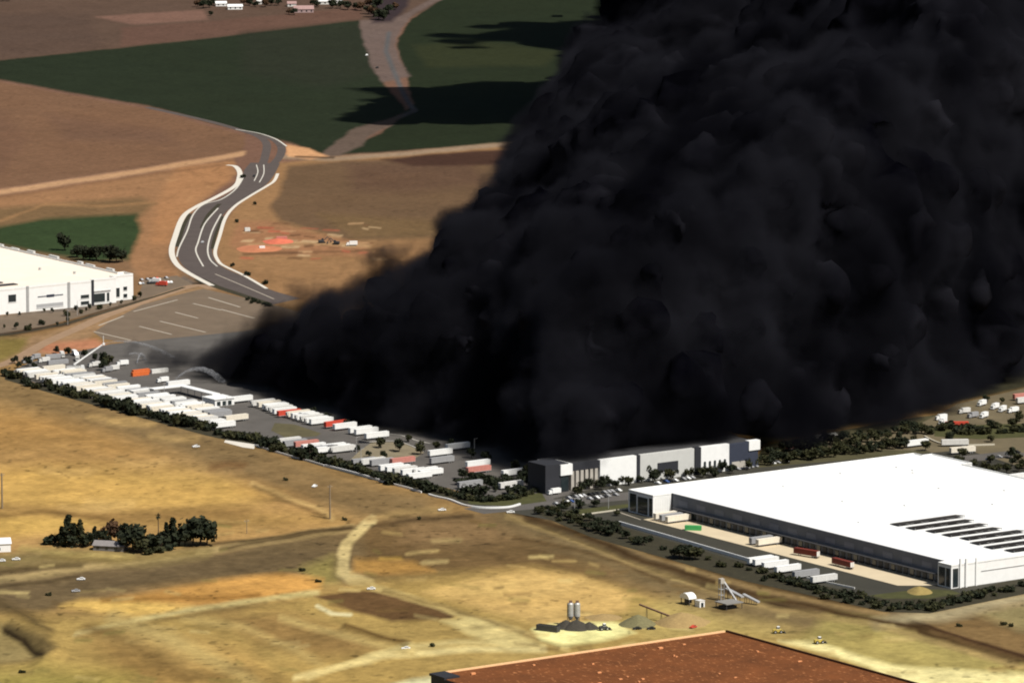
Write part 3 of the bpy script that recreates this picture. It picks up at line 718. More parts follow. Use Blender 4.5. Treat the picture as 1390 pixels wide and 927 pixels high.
mb = MB(); mb.box(-.2, 199.7, 175.71, 176.4, 8.6, 10.3, mat("brown_parapet", (.10, .05, .02), .8, .1, .3)); mb.build("parapet", rb)
mb = MB(); mb.box(-.8, 12, -.5, 8.4, 9.02, 10.2, M_DARKWALL); mb.build("corner_block", rb)
rnd = random.Random(12)
for k in range(26):
    u, w = rnd.uniform(8, 150), rnd.uniform(10, 168)
    mb = MB(); a = rnd.uniform(.5, 1.6)
    mb.box(u, u + a, w, w + rnd.uniform(.6, 2.4), 9.3, 9.3 + rnd.uniform(.3, .8), mat("pale_roof_pallet", lin((220, 150, 100)), .9, .2, 1)); mb.build("roof_hatch", rb)

# -- farmsteads at the top edge
def house(px, py, L, Wd, h, m, roofm, label, rot=0.1, cat="farm building"):
    o = empty("farm_house", G(px, py), rot, label, cat)
    b = MB(); b.box(-L / 2, L / 2, -Wd / 2, Wd / 2, 0, h, m); b.build("wall", o)
    b = MB(); b.add([(-L / 2 - .5, -Wd / 2 - .6, h), (L / 2 + .5, -Wd / 2 - .6, h), (L / 2 + .5, Wd / 2 + .6, h), (-L / 2 - .5, Wd / 2 + .6, h), (-L / 2 - .5, 0, h + Wd * .28), (L / 2 + .5, 0, h + Wd * .28)],
                    [(0, 1, 5, 4), (2, 3, 4, 5), (0, 4, 3), (1, 2, 5), (0, 3, 2, 1)], roofm); b.build("roof", o)
    for k in range(max(1, int(L // 5))):
        b = MB(); x = -L / 2 + 2 + k * 5; b.box(x, x + 1.4, -Wd / 2 - .12, -Wd / 2 - .02, 1, 2.4, M_GLASS); b.build("window", o)
    return o
M_TANROOF = mat("dusty_pink_roof", (.34, .22, .2), .9, .15, .5)
house(300, 8.5, 11, 8, 2.8, M_WHITE, M_WHITE, "small white farm shed among dark trees along the top edge")
house(319, 13, 15, 8, 3, M_WHITE, M_WHITE, "longer white farm shed just in front of the small one at top edge")
house(352, 6, 5, 5, 3, M_DIRTYWHITE, M_DIRTYWHITE, "tiny white hut between the dark trees at the top edge")
house(412, 17, 20, 12, 3.5, mat("pinkish_stucco", (.36, .26, .25), .9, .1, .4), M_TANROOF, "pinkish farmhouse with a dusty roof at the top edge of the fields", cat="farmhouse")
house(396, 9, 9, 8, 3, M_DIRTYWHITE, M_TANROOF, "small pale outbuilding left of the pinkish farmhouse")
house(440, 6, 14, 9, 3, M_DIRTYWHITE, M_DIRTYWHITE, "pale barn right of the pinkish farmhouse at the top edge", cat="barn")
house(459, 4, 9, 8, 4, M_WHITE, M_WHITE, "bright white barn end under the dark trees at the top edge", cat="barn")
# ---------------------------------------------------------------- vehicles: one of each kind, then copies
def mesh_only(mb, name):
    o = mb.build(name); me = o.data; bpy.data.objects.remove(o); return me
def part(name, me, parent, loc=(0, 0, 0), rot=0):
    o = bpy.data.objects.new(name, me); COL.objects.link(o); o.parent = parent; o.location = loc; o.rotation_euler.z = rot; return o
def wheel_mesh(r, w, name="wheel"):
    b = MB(); b.tube([(0, -w / 2, 0), (0, w / 2, 0)], r, M_BLACK, 12); b.tube([(0, -w / 2 - .02, 0), (0, w / 2 + .02, 0)], r * .5, M_STEEL, 8)
    return mesh_only(b, name)
W_TRUCK, W_CAR, W_LOADER = wheel_mesh(.52, .6), wheel_mesh(.33, .24), wheel_mesh(.85, .6)
# semi trailer: local x runs nose to tail from 0 to 16
def body_mesh(m, L=16.0, rib=True):
    b = MB(); b.box(0, L, -1.3, 1.3, 1.15, 4.1, m)
    for s in (-1.3, 1.3): b.box(0, L, s - .04, s + .04, 1.05, 1.3, M_STEEL); b.box(0, L, s - .05, s + .05, 4.0, 4.14, m)
    if rib:
        for k in range(11):
            x = .8 + k * (L - 1.6) / 10
            for s in (-1, 1): b.box(x, x + .12, s * 1.3 - .05, s * 1.3 + .05, 1.3, 4.0, m)
    return mesh_only(b, "body")
def chassis_mesh(L=16.0):
    b = MB(); b.box(.8, L - .2, -.5, .5, .85, 1.14, M_DARK); b.box(3.0, 3.3, -.9, -.7, 0.05, 1.1, M_DARK); b.box(3.0, 3.3, .7, .9, 0.05, 1.1, M_DARK); b.box(L - .4, L - .1, -1.2, 1.2, .5, .65, M_DARK)
    return mesh_only(b, "chassis")
def door_mesh(L=16.0, m=M_DIRTYWHITE):
    b = MB(); b.box(L + .02, L + .1, -1.22, -.03, 1.3, 3.95, m); b.box(L + .02, L + .1, .03, 1.22, 1.3, 3.95, m); b.box(L + .1, L + .14, -.4, -.34, 1.3, 3.9, M_STEEL); b.box(L + .1, L + .14, .34, .4, 1.3, 3.9, M_STEEL)
    return mesh_only(b, "rear_door")
def cooler_mesh():
    b = MB(); b.box(-.7, -.02, -1.0, 1.0, 2.2, 3.9, M_DIRTYWHITE); b.box(-.74, -.7, -.8, .8, 2.4, 3.0, M_DARK); return mesh_only(b, "cooling_unit")
CH, DR, CU = chassis_mesh(), door_mesh(), cooler_mesh()
M_GREYV = mat("grey_vehicle_paint", (.30, .30, .30), .6, .1, .5)
BODY = {"white": body_mesh(M_WHITE), "off white": body_mesh(M_DIRTYWHITE), "cream": body_mesh(mat("cream_paint", (.72, .66, .54), .6, .1, .5)), "red": body_mesh(M_RED), "faded red": body_mesh(M_PINK), "grey": body_mesh(M_GREYV), "orange": body_mesh(M_ORANGE), "dark red": body_mesh(mat("maroon_paint", (.17, .035, .022), .6, .15, .5))}
def make_trailer(kind, cooler):
    o = bpy.data.objects.new("semi_trailer", None); COL.objects.link(o)
    part("body", BODY[kind], o); part("rear_door", DR, o); part("chassis", CH, o)
    for x in (12.6, 13.9):
        for s in (-.95, .95): part("wheel", W_TRUCK, o, (x, s, .52))
    if cooler: part("cooling_unit", CU, o)
    return tag(o, None, "trailer")
TR = {}
def trailer(kind, loc, rot, label, group, cooler=False):
    key = (kind, cooler)
    if key not in TR:
        t = make_trailer(kind, cooler); TR[key] = t; t.location = loc; t.rotation_euler.z = rot; t["label"] = label; t["group"] = group; return t
    return dup(TR[key], loc, rot, label, group)
WROT = math.atan2(W.y, W.x)
rnd = random.Random(21)
# front row behind the hedge
a, b = G(19, 510.5), G(286, 585)
n = int((b - a).length / 4.1); line_dir = (b - a).normalized(); idx = 0
slots = []
for k in range(n + 1):
    if rnd.random() < .10: continue
    slots.append((a + line_dir * k * 4.1, rnd.uniform(-1.0, 1.6)))
total = len(slots)
for i, (p, j) in enumerate(slots, 1):
    kind = rnd.choice(["white", "white", "white", "off white", "off white", "cream"])
    trailer(kind, p + W * (1.5 + j) + U * rnd.uniform(-.2, .2), WROT + rnd.uniform(-.03, .03), f"{kind} semi trailer, {nth(i)} from the left end of the long hedge row", "semi trailers in the long row behind the hedge", rnd.random() < .3)
# second row nose to nose behind it, with gaps
slots = []
for k in range(n + 1):
    f = k / n
    if rnd.random() < (.22 if .1 < f < .8 else .5): continue
    slots.append((a + line_dir * k * 4.1, rnd.uniform(-1.5, 2.5)))
for i, (p, j) in enumerate(slots, 1):
    kind = rnd.choice(["white", "white", "off white", "grey", "cream"])
    trailer(kind, p + W * (20.5 + j), WROT + rnd.uniform(-.04, .04), f"{kind} semi trailer, {nth(i)} from the left behind the long hedge row", "semi trailers in the second yard row", rnd.random() < .3)
# short rows farther along
def row(spec, group, phrase):
    m = len(spec)
    for i, (px, py, kind) in enumerate(spec, 1):
        w = phrase if "{n}" in phrase else phrase
        trailer(kind, G(px, py), WROT + rnd.uniform(-.03, .03), f"{kind} semi trailer, {phrase.format(n=nth(i))}", group, rnd.random() < .25)
row([(342, 553, "off white"), (350, 555, "cream"), (357, 557.5, "white"), (361, 559, "white"), (366, 561.5, "off white"), (371, 564, "white"), (377, 567, "red"), (390, 568, "cream"), (396, 570, "white"), (402, 572, "white"), (409, 574, "off white"), (415, 576.5, "white"), (421, 578, "white"),
     (441, 582, "red"), (453, 585, "white"), (474, 590, "white"), (482, 592, "white"), (496, 597.5, "white")], "semi trailers in the row against the smoke", "{n} from the left in the row against the smoke")
row([(376, 605, "off white"), (385, 608, "grey"), (400, 609, "faded red"), (410, 613, "white"), (421, 616, "grey"), (428, 617, "white"), (437, 613, "white"), (444, 615, "white"), (450, 616, "off white")], "semi trailers in the middle hedge row", "{n} from the left in the middle group along the hedge")
row([(478, 633, "grey"), (491, 633, "off white"), (503, 634, "grey"), (531, 632, "faded red"), (515, 641, "white"), (524, 643, "white"), (534, 645, "off white"), (545, 647, "white"), (553, 652.5, "white"), (562, 646, "white"), (569, 648, "white")], "semi trailers in the last hedge row", "{n} from the left in the last group along the hedge")
for px, py, kind, rot, lab in [(582, 621, "white", 0, "white semi trailer, lower of two end to end beside the dark tarmac mid yard"), (606, 612.5, "white", 0, "white semi trailer, upper of two end to end at the smoke's foot"), (584, 631, "grey", 0, "grey semi trailer parked in shade below the two white ones mid yard"),
        (633, 636, "white", 0, "white semi trailer standing alone above a faded red one, left of the tower"), (634, 644, "faded red", 0, "faded red semi trailer just below the lone white one mid yard"), (682, 648, "white", 0, "white semi trailer beside the small white tank left of the charcoal tower"),
        (622, 664, "grey", 0, "grey semi trailer parked over the lawn near the curved white kerb"), (227, 527, "white", 0, "white semi trailer parked alone left of the white gatehouse"), (312, 548, "white", 0, "white semi trailer on the right side of the white gatehouse"),
        (678, 665, "off white", .02, "off white semi trailer behind the low hedge near the curved kerb")]:
    trailer(kind, G(px, py), WROT + rot, lab, "semi trailers standing apart in the yard")
# the trailers beside the near warehouse's court
for i, (u, w, kind) in enumerate([(163, -40.5, "white"), (167.5, -40.2, "white"), (177, -41.5, "white"), (190, -43, "white"), (206, -43.5, "grey"), (222, -44, "off white")], 1):
    trailer(kind, bw(u, w), WROT + rnd.uniform(-.03, .03), f"{kind} semi trailer, {nth(i)} from the left beside the near warehouse's truck court", "semi trailers beside the near truck court")
trailer("dark red", bw(187, -2), R(-55), "dark red semi trailer lying along the dock wall of the near warehouse", "semi trailers backed to the dock wall")
trailer("dark red", bw(153, -1.5), R(-42), "dark red semi trailer standing askew off the near dock wall", "semi trailers backed to the dock wall")
for i, (u, kind) in enumerate([(31, "cream"), (36.5, "grey"), (42, "cream"), (118, "grey"), (124, "cream")], 1):
    trailer(kind, bw(u, -4.8), WROT, f"{kind} semi trailer backed to the near dock wall, {nth(i)} from its left corner", "semi trailers backed to the dock wall", False)

# box truck (8 m): cab and box
def make_box_truck(kind):
    m = {"white": M_WHITE, "grey": M_GREYV, "red": M_RED, "off white": M_DIRTYWHITE}[kind]
    o = bpy.data.objects.new("box_truck", None); COL.objects.link(o)
    b = MB(); b.box(2.4, 8.2, -1.2, 1.2, .95, 3.5, m); b.build("cargo_box", o)
    b = MB(); b.profile([(0, .6), (0, 1.6), (.55, 2.5), (2.2, 2.6), (2.2, .6)], -1.05, 1.05, m); c = b.build("cab", o)
    b = MB(); b.profile([(.02, 1.66), (.5, 2.42), (.46, 2.46), (-.03, 1.7)], -.95, .95, M_GLASS); b.build("windscreen", c)
    b = MB(); b.box(.3, 8.1, -.5, .5, .55, .94, M_DARK); b.build("chassis", o)
    for x in (1.2, 6.4):
        for s in (-.95, .95): part("wheel", W_TRUCK, o, (x, s, .52))
    return tag(o, None, "truck")
BT = {}
def box_truck(kind, loc, rot, label, group=None):
    if kind not in BT:
        t = make_box_truck(kind); BT[kind] = t; t.location = loc; t.rotation_euler.z = rot; t["label"] = label
        if group: t["group"] = group
        return t
    return dup(BT[kind], loc, rot, label, group or BT[kind].get("group"))
g = "box trucks in the yard at the right edge"
for i, (px, py, kind) in enumerate([(1270, 571, "white"), (1276, 576.5, "white"), (1301, 562, "off white"), (1328, 552, "white"), (1346, 556.5, "white"), (1357, 560, "white"), (1368, 561, "white"), (1314, 568, "grey"), (1331, 568.5, "white")], 1):
    box_truck(kind, G(px, py), WROT + rnd.uniform(-.1, .5), f"{kind} box truck, {nth(i)} from the left in the yard at the right edge", g)
g = "box trucks at the upper left end of the yard"
for i, (px, py, kind, r) in enumerate([(42, 489, "grey", .3), (52, 493, "off white", 0), (86, 486, "off white", 1.2), (104, 484, "white", 1.3), (105, 491, "off white", 1.0), (120, 499, "off white", 0), (138, 506, "grey", .1), (146, 504, "off white", .0), (213, 520, "white", 0), (30, 494, "grey", .2)], 1):
    box_truck(kind, G(px, py), WROT + r, f"{kind} box truck, {['near the corner trees','behind the long trailer row','beside the grey containers','highest by the fire ladder','below the upright truck','right of the ladder base','dark shape below the ladder tip','just right of the dark one','beside the white trailer by the gatehouse','at the far left of the yard'][i-1]}, upper left yard", g)
box_truck("white", G(744, 672), WROT, "white box truck parked at the foot of the charcoal tower")
box_truck("white", G(158, 497), WROT - .1, "white box truck below the spraying hose, left of the orange containers")
box_truck("white", G(470, 334), .1, "white box truck on the dirt site east of the winding street")
box_truck("red", G(212, 388), R(-20), "red box truck in the car park right of the cream roofed warehouse")
box_truck("white", G(203, 384), R(-20), "white box truck next to the red one beside the cream roofed warehouse")
trailer("cream", G(1290, 617), WROT - .2, "cream semi trailer standing in the gravel lot behind the near warehouse", "semi trailers behind the near warehouse")
trailer("white", G(1362, 655), WROT, "white semi trailer above a red one at the right edge behind the near warehouse", "semi trailers behind the near warehouse")
trailer("red", G(1374, 661), WROT, "red semi trailer at the right edge, half hidden by the near warehouse roof", "semi trailers behind the near warehouse")
trailer("off white", G(1106, 600), WROT, "off white semi trailer at the smoke's foot behind the near warehouse", "semi trailers behind the near warehouse")
trailer("white", G(1230, 608), WROT, "white semi trailer just behind the far corner of the near warehouse roof", "semi trailers behind the near warehouse")
trailer("off white", G(1278, 606), WROT - .5, "off white semi trailer on the gravel left of the cream one", "semi trailers behind the near warehouse")
trailer("faded red", G(1376, 544), WROT - .1, "faded red semi trailer at the right edge above the box trucks", "semi trailers at the right edge")
trailer("off white", G(1380, 549), WROT - .1, "off white semi trailer under the faded red one at the right edge", "semi trailers at the right edge")
trailer("faded red", G(1068, 612), WROT, "faded red semi trailer among trees behind the near warehouse's back edge", "semi trailers behind the near warehouse")

# shipping containers
def container(m, loc, rot, label, L=12.2, group=None):
    o = empty("shipping_container", loc, rot, label, "container", group)
    b = MB(); b.box(0, L, -1.22, 1.22, .05, 2.6, m)
    for k in range(int(L / .6)):
        x = .3 + k * .6
        for s in (-1, 1): b.box(x, x + .25, s * 1.22 - .05, s * 1.22 + .05, .2, 2.45, m)
    b.build("body", o)
    b = MB(); b.box(L + .01, L + .08, -1.15, -.03, .15, 2.5, m); b.box(L + .01, L + .08, .03, 1.15, .15, 2.5, m); b.build("door", o)
    b = MB(); b.box(L + .09, L + .13, -.5, -.45, .2, 2.4, M_STEEL); b.box(L + .09, L + .13, .45, .5, .2, 2.4, M_STEEL); b.build("lock_rod", o)
    return o
container(M_ORANGE, G(179, 511), WROT + .03, "orange shipping container with another stacked behind it, upper left yard", 12.2, "orange containers")
container(M_ORANGE, G(180, 508), WROT + .03, "second orange shipping container tight behind the front orange one", 12.2, "orange containers")
container(M_GREYV, G(62, 487), WROT - .15, "grey shipping container behind the long trailer row, the farther of two")
container(M_GREYV, G(65, 495), WROT - .1, "grey shipping container nearer of two behind the long trailer row", 14)
container(M_DIRTYWHITE, G(205, 507), WROT, "off white container right of the orange containers")
container(M_RED, G(1283, 578), WROT - .55, "long red container beside the box trucks at the right edge", 14)
container(M_GREENP, bw(62, -7), R(-10), "bright green open container by the dock wall of the near warehouse", 9)
container(M_PINK, G(375, 326), .1, "red site container on the dirt east of the winding street", 8)
container(M_DIRTYWHITE, G(332, 314), .3, "small off white site container near the winding street's kerb", 4)
container(M_WHITE, G(352, 339), .1, "short white site container on the orange dirt", 4)

# cars
def make_car(m):
    o = bpy.data.objects.new("car", None); COL.objects.link(o)
    b = MB(); b.profile([(-2.2, .35), (-2.25, .8), (-1.5, .95), (-.9, 1.0), (1.2, 1.02), (2.15, .9), (2.2, .35)], -.88, .88, m)
    b.profile([(-.95, 1.0), (-.35, 1.46), (1.0, 1.48), (1.6, 1.02)], -.76, .76, m); b.build("body", o)
    b = MB(); b.profile([(-.86, 1.04), (-.38, 1.42), (1.0, 1.44), (1.5, 1.04)], -.775, .775, M_GLASS); b.build("windows", o)
    for x in (-1.4, 1.35):
        for s in (-.8, .8): part("wheel", W_CAR, o, (x, s, .33))
    return tag(o, None, "car")
CARM = {"white": M_WHITE, "silver": mat("silver_paint", (.5, .5, .5), .4, .05, 1, .3), "black": mat("black_paint", (.02, .02, .02), .3, .1, 1), "red": M_RED, "blue": mat("blue_paint", (.05, .09, .22), .4, .1, 1), "grey": M_GREYV}
CAR = {}
def car(kind, loc, rot, label, group=None):
    if kind not in CAR:
        t = make_car(CARM[kind]); CAR[kind] = t; t.location = loc; t.rotation_euler.z = rot; t["label"] = label
    else:
        t = dup(CAR[kind], loc, rot, label)
    if "group" in t.keys(): del t["group"]
    if group: t["group"] = group
    return t
# car park between the two warehouses: two rows facing
def carrow(a, b, n, group, phrase, p=.8, kinds=("white", "white", "silver", "silver", "black", "grey", "blue", "grey")):
    A, B = G(*a), G(*b); d = (B - A).normalized(); q = math.atan2(d.y, d.x) + math.pi / 2; i = 0
    for k in range(n):
        if rnd.random() > p: continue
        i += 1; kd = rnd.choice(kinds)
        car(kd, A.lerp(B, (k + .5) / n) + Vector((rnd.uniform(-.2, .2), rnd.uniform(-.3, .3), 0)), q + rnd.uniform(-.05, .05), f"{kd} car, {phrase.format(n=nth(i))}", group)
carrow((752, 685), (838, 672), 17, "cars in the front row before the grey warehouse", "{n} from the left in the nearer row before the burning warehouse")
carrow((770, 677), (842, 666), 15, "cars in the back row before the grey warehouse", "{n} from the left in the farther row before the burning warehouse", .7)
carrow((890, 657), (948, 648), 10, "cars under the trees before the grey panel", "{n} from the left in the row beneath the grey panel", .6)
carrow((998, 638), (1070, 626), 12, "cars behind the near warehouse's back edge", "{n} from the left in the row behind the near roof's far edge", .7)
carrow((188, 386), (238, 384), 13, "cars beside the cream roofed warehouse", "{n} from the left in the row right of the cream roofed warehouse", .8, ("red", "white", "black", "red", "silver", "grey"))
carrow((190, 381), (228, 378), 9, "cars behind the first row by the cream roof", "{n} from the left in the far row right of the cream roofed warehouse", .7, ("red", "black", "grey", "silver"))
carrow((1340, 625), (1390, 612), 8, "cars in the gravel lot at the right edge", "{n} from the left in the gravel lot at the right edge", .6)
for px, py, k, r, lab in [(693, 696, "white", .2, "white car on the dirt street just right of the curved kerb"), (266, 607, "white", .5, "white car parked on the dry field below the hedge"), (427, 661, "white", 1.2, "white car alone on the dry field near the pole"),
        (551, 881, "white", .1, "white car on the dirt track near the bottom edge"), (504, 800, "white", .1, "white car at the corner of the dark tilled plot"), (110, 787, "white", .1, "white car on the country road left of the bright soil"), (103, 803, "silver", .2, "silver car on the country road, nearest the left bright soil"),
        (22, 760, "white", .1, "white car at the left edge right of the white shed"), (2, 762, "white", .1, "white car at the very left edge under the white shed"),
        (865, 854, "black", .2, "black car in front of the grey gravel pile"), (884, 854, "black", .1, "second black car, right one in front of the grey gravel pile"), (941, 852, "red", .9, "red car by the cream parapet below the tan pile"),
        (498, 76, "white", 1.3, "white car on the dirt road verge between the far green fields"), (512, 93, "black", 1.2, "black car on the dirt road verge between the far green fields"), (275, 330, "silver", 1.4, "silver car driving along the winding street"), (345, 240, "black", 1.5, "black car high on the winding street"),
        (600, 693, "white", .3, "white car on the dirt beside the low white wall")]:
    car(k, G(px, py), r, lab)
# ---------------------------------------------------------------- trees
def leaf_mat(name, c1, c2):
    m = bpy.data.materials.new(name); m.use_nodes = True
    nt = m.node_tree; b = nt.nodes["Principled BSDF"]; b.inputs["Roughness"].default_value = .8; b.inputs["Specular IOR Level"].default_value = .15
    tc = nt.nodes.new("ShaderNodeTexCoord"); n = nt.nodes.new("ShaderNodeTexNoise"); n.inputs["Scale"].default_value = .7; n.inputs["Detail"].default_value = 4
    r = nt.nodes.new("ShaderNodeValToRGB"); r.color_ramp.elements[0].color = c1 + (1,); r.color_ramp.elements[1].color = c2 + (1,); r.color_ramp.elements[0].position = .35; r.color_ramp.elements[1].position = .68
    nt.links.new(tc.outputs["Object"], n.inputs["Vector"]); nt.links.new(n.outputs["Fac"], r.inputs[0]); nt.links.new(r.outputs[0], b.inputs["Base Color"]); return m
LEAF = [leaf_mat("dark_foliage", (.010, .014, .007), (.028, .032, .015)), leaf_mat("olive_foliage", (.018, .021, .008), (.048, .046, .018)), leaf_mat("rusty_foliage", (.045, .024, .012), (.09, .05, .025))]
M_BARK = mat("bark", (.07, .05, .035), .9, .3, 2)
def crown_mesh(h, wd, kind, seed, m):
    r = random.Random(seed); b = MB(); n = int(130 + 18 * h)
    lobes = []
    if kind == "round":
        for k in range(7): 
            a = r.uniform(0, 6.28); lobes.append((math.cos(a) * wd * r.uniform(.1, .32), math.sin(a) * wd * r.uniform(.1, .32), h * r.uniform(.42, .8), wd * r.uniform(.2, .3)))
    elif kind == "cone":
        for k in range(9):
            t = k / 8; a = r.uniform(0, 6.28); q = wd * .5 * (1 - t) ** .8 * r.uniform(.15, .55); lobes.append((math.cos(a) * q, math.sin(a) * q, h * (.16 + .78 * t), wd * (.30 * (1 - t) + .09)))
    else:
        for k in range(6):
            a = r.uniform(0, 6.28); lobes.append((math.cos(a) * wd * .3, math.sin(a) * wd * .3, h * r.uniform(.25, .65), wd * r.uniform(.24, .34)))
    for k in range(n):
        x, y, z, q = lobes[k % len(lobes)]
        d = Vector((r.gauss(0, 1), r.gauss(0, 1), r.gauss(0, 1))).normalized()
        p = Vector((x, y, z)) + d * q * r.uniform(.55, 1.12); p.z = max(p.z, .25)
        s = r.uniform(.35, .8) * (.75 + h * .03)
        nrm = (d + Vector((r.gauss(0, .6), r.gauss(0, .6), r.gauss(0, .6)))).normalized()
        t1 = nrm.orthogonal().normalized(); t2 = nrm.cross(t1); a = r.uniform(0, 6.28); t1, t2 = t1 * math.cos(a) + t2 * math.sin(a), t2 * math.cos(a) - t1 * math.sin(a)
        b.add([p - t1 * s - t2 * s * .7, p + t1 * s - t2 * s * .6, p + t1 * s * .7 + t2 * s * .9, p - t1 * s * .8 + t2 * s * .8], [(0, 1, 2, 3)], m)
    o = b.build("crown"); me = o.data; bpy.data.objects.remove(o); return me
def trunk_mesh(h, wd):
    b = MB(); b.tube([(0, 0, -.2), (.1, 0, h * .3), (.05, .1, h * .55), (0, 0, h * .8)], [h * .035, h * .026, h * .018, h * .006], M_BARK, 6)
    for k in range(4):
        a = k * 1.7; b.tube([(.05, .05, h * (.3 + .08 * k)), (math.cos(a) * wd * .25, math.sin(a) * wd * .25, h * (.48 + .08 * k))], [h * .014, h * .005], M_BARK, 5)
    o = b.build("trunk"); me = o.data; bpy.data.objects.remove(o); return me
PROTO = {}
for kind, h, wd in (("round", 8, 7), ("cone", 14, 7), ("bush", 4, 5)):
    for mi in range(3):
        PROTO[kind, mi] = [(crown_mesh(h, wd, kind, 31 * s + mi * 7 + len(kind), LEAF[mi]), trunk_mesh(h, wd)) for s in range(3)]
BASEH = {"round": 8, "cone": 14, "bush": 4}
NAME = {"round": "tree", "cone": "conifer_tree", "bush": "bush"}
def tree(loc, kind, h, label, group=None, mi=0, fat=1.0, cat="tree", name=None):
    s = h / BASEH[kind]
    o = empty(name or NAME[kind], loc, rnd.uniform(0, 6.28), label, "bush" if kind == "bush" and not name else cat, group); o.scale = (s * fat, s * fat, s)
    c, t = rnd.choice(PROTO[kind, mi])
    part("crown", c, o); part("trunk", t, o)
    return o
rnd = random.Random(77)
# hedge of trees below the trailer rows
hedge = [(10, 511), (22, 514), (33, 521), (41, 525), (52, 527), (62, 526), (74, 530), (88, 533), (96, 536), (104, 540), (113, 539), (121, 542), (133, 545), (147, 551), (153, 553), (160, 557), (167, 558), (173, 561), (180, 561), (186, 563), (196, 564), (207, 568), (214, 568), (222, 570), (231, 573), (238, 577), (246, 579), (256, 579), (266, 583), (276, 583), (286, 585), (298, 590), (310, 594), (320, 596), (331, 597), (342, 598), (354, 603), (361, 607), (367, 609), (374, 612), (384, 613), (393, 617), (402, 619), (412, 622), (421, 624), (431, 627), (440, 630), (450, 632), (461, 635), (470, 636), (480, 639), (489, 640), (497, 644), (505, 647), (514, 650), (524, 653), (532, 657), (541, 657), (550, 658), (560, 661), (572, 666), (580, 667), (588, 667)]
big_ones = {147, 153, 160, 167, 173, 180, 186, 238, 246, 256, 361, 367, 412, 421, 461, 532, 541, 572, 580}
for i, (x, y) in enumerate(hedge, 1):
    h = rnd.uniform(7.2, 9.2) if x in big_ones else rnd.uniform(4.8, 6.8)
    tree(G(x + rnd.uniform(-1.5, 1.5), y + rnd.uniform(-.8, .8)), "bush", h * .9, f"dark leafy tree, {nth(i)} from the left end of the hedge below the trailers", "trees of the hedge below the trailers", rnd.choice([0, 0, 1]), 1.1, "tree", "tree")
for i, (x, y) in enumerate([(604, 669), (612, 672), (620, 674), (631, 677), (641, 679), (652, 680), (662, 681), (671, 680), (680, 679), (690, 678), (700, 676), (710, 673), (719, 671), (727, 668)], 1):
    tree(G(x, y), "bush", rnd.uniform(2.4, 4.2), f"dark bush, {nth(i)} from the left along the curved white kerb", "bushes along the curved kerb", rnd.choice([0, 1]), 1.4)
for i, (x, y, h) in enumerate([(517, 608, 7), (542, 613, 7.5), (571, 617, 8), (485, 613, 4), (521, 623, 5), (500, 620, 4.5), (555, 600, 5), (592, 612, 6), (700, 640, 7), (716, 648, 8), (660, 628, 7), (640, 622, 6), (612, 607, 5), (470, 580, 5), (446, 571, 6), (425, 562, 5)], 1):
    tree(G(x, y), "round", h, f"small round tree standing in the yard paving, {nth(i)} of those scattered between the trailer rows", "trees scattered in the trailer yard", rnd.choice([0, 0, 1]))
for i, (x, y, h) in enumerate([(20, 494, 6), (38, 497, 6.5), (48, 501, 5), (26, 500, 5), (142, 494, 8), (148, 499, 8.5), (140, 503, 7), (92, 482, 6), (76, 480, 5), (115, 487, 6), (128, 490, 5)], 1):
    tree(G(x, y), "round", h, f"dark tree, {nth(i)} in the scattered group around the fire ladder", "trees at the upper left end of the yard", rnd.choice([0, 1]))
# round trees on the green patch behind the cream roof
for i, (x, y, h, f) in enumerate([(88, 340, 15, .8), (104, 350, 9, 1.2), (113, 353, 11, 1.2), (122, 353, 12, 1.2), (131, 354, 11, 1.1), (149, 356, 12, 1.2), (158, 357, 12, 1.2), (166, 356, 9, 1.1)], 1):
    tree(G(x, y), "round", h, f"rounded dark tree, {nth(i)} from the left on the green patch behind the cream roof", "round trees on the green patch", 0, f)
for i, (x, y) in enumerate([(6, 446), (22, 447), (38, 448), (10, 430), (26, 429), (57, 441), (60, 424), (71, 425), (91, 429), (92, 438), (103, 424), (110, 426), (117, 423), (122, 421), (184, 408), (190, 404), (78, 443), (135, 420), (165, 414), (150, 417)], 1):
    tree(G(x, y), "round" if i % 3 else "bush", rnd.uniform(3, 5), f"small street tree, {nth(i)} of those before the cream roofed warehouse's wall", "young trees before the cream roofed warehouse", rnd.choice([0, 1]), .8)
# the clump of old trees in the dry field
clump = [(74, 739, "bush", 6, 0, 1.2), (84, 741, "cone", 11, 0, 1.1), (93, 742, "cone", 17.5, 0, 1.0), (101, 742, "cone", 13, 0, 1.1), (109, 742, "cone", 15, 1, .9), (118, 742, "round", 8, 0, 1.1), (129, 740, "cone", 10.5, 0, .9), (140, 739, "round", 8, 0, 1), (151, 735, "round", 12, 2, .9), (160, 737, "round", 10, 2, .9), (172, 741, "round", 12, 0, 1.0), (180, 748, "round", 14, 0, 1.0), (191, 750, "round", 10, 1, 1.1), (200, 748, "round", 9, 0, 1.1), (209, 747, "round", 9, 0, 1.2), (219, 745, "round", 10, 0, 1.1), (226, 743, "cone", 14, 0, .8), (235, 742, "cone", 16, 0, 1.0), (243, 741, "round", 10, 0, 1.2), (251, 740, "round", 9, 0, 1.2), (262, 740, "round", 14.5, 0, 1.0), (272, 740, "round", 15, 0, 1.0), (281, 740, "round", 13, 0, .9), (198, 752, "bush", 4, 1, 1.2), (216, 749, "bush", 4, 1, 1.3), (232, 746, "bush", 4, 0, 1.3)]
for i, (x, y, k, h, mi, f) in enumerate(clump, 1):
    look = {"cone": "tall pointed dark tree", "round": "broad dark tree" if mi != 2 else "rusty brown tree", "bush": "low dark bush"}[k]
    tree(G(x, y), k, h, f"{look}, {nth(i)} from the left in the clump on the dry field", "old trees clumped in the dry field", mi, f * 1.2)
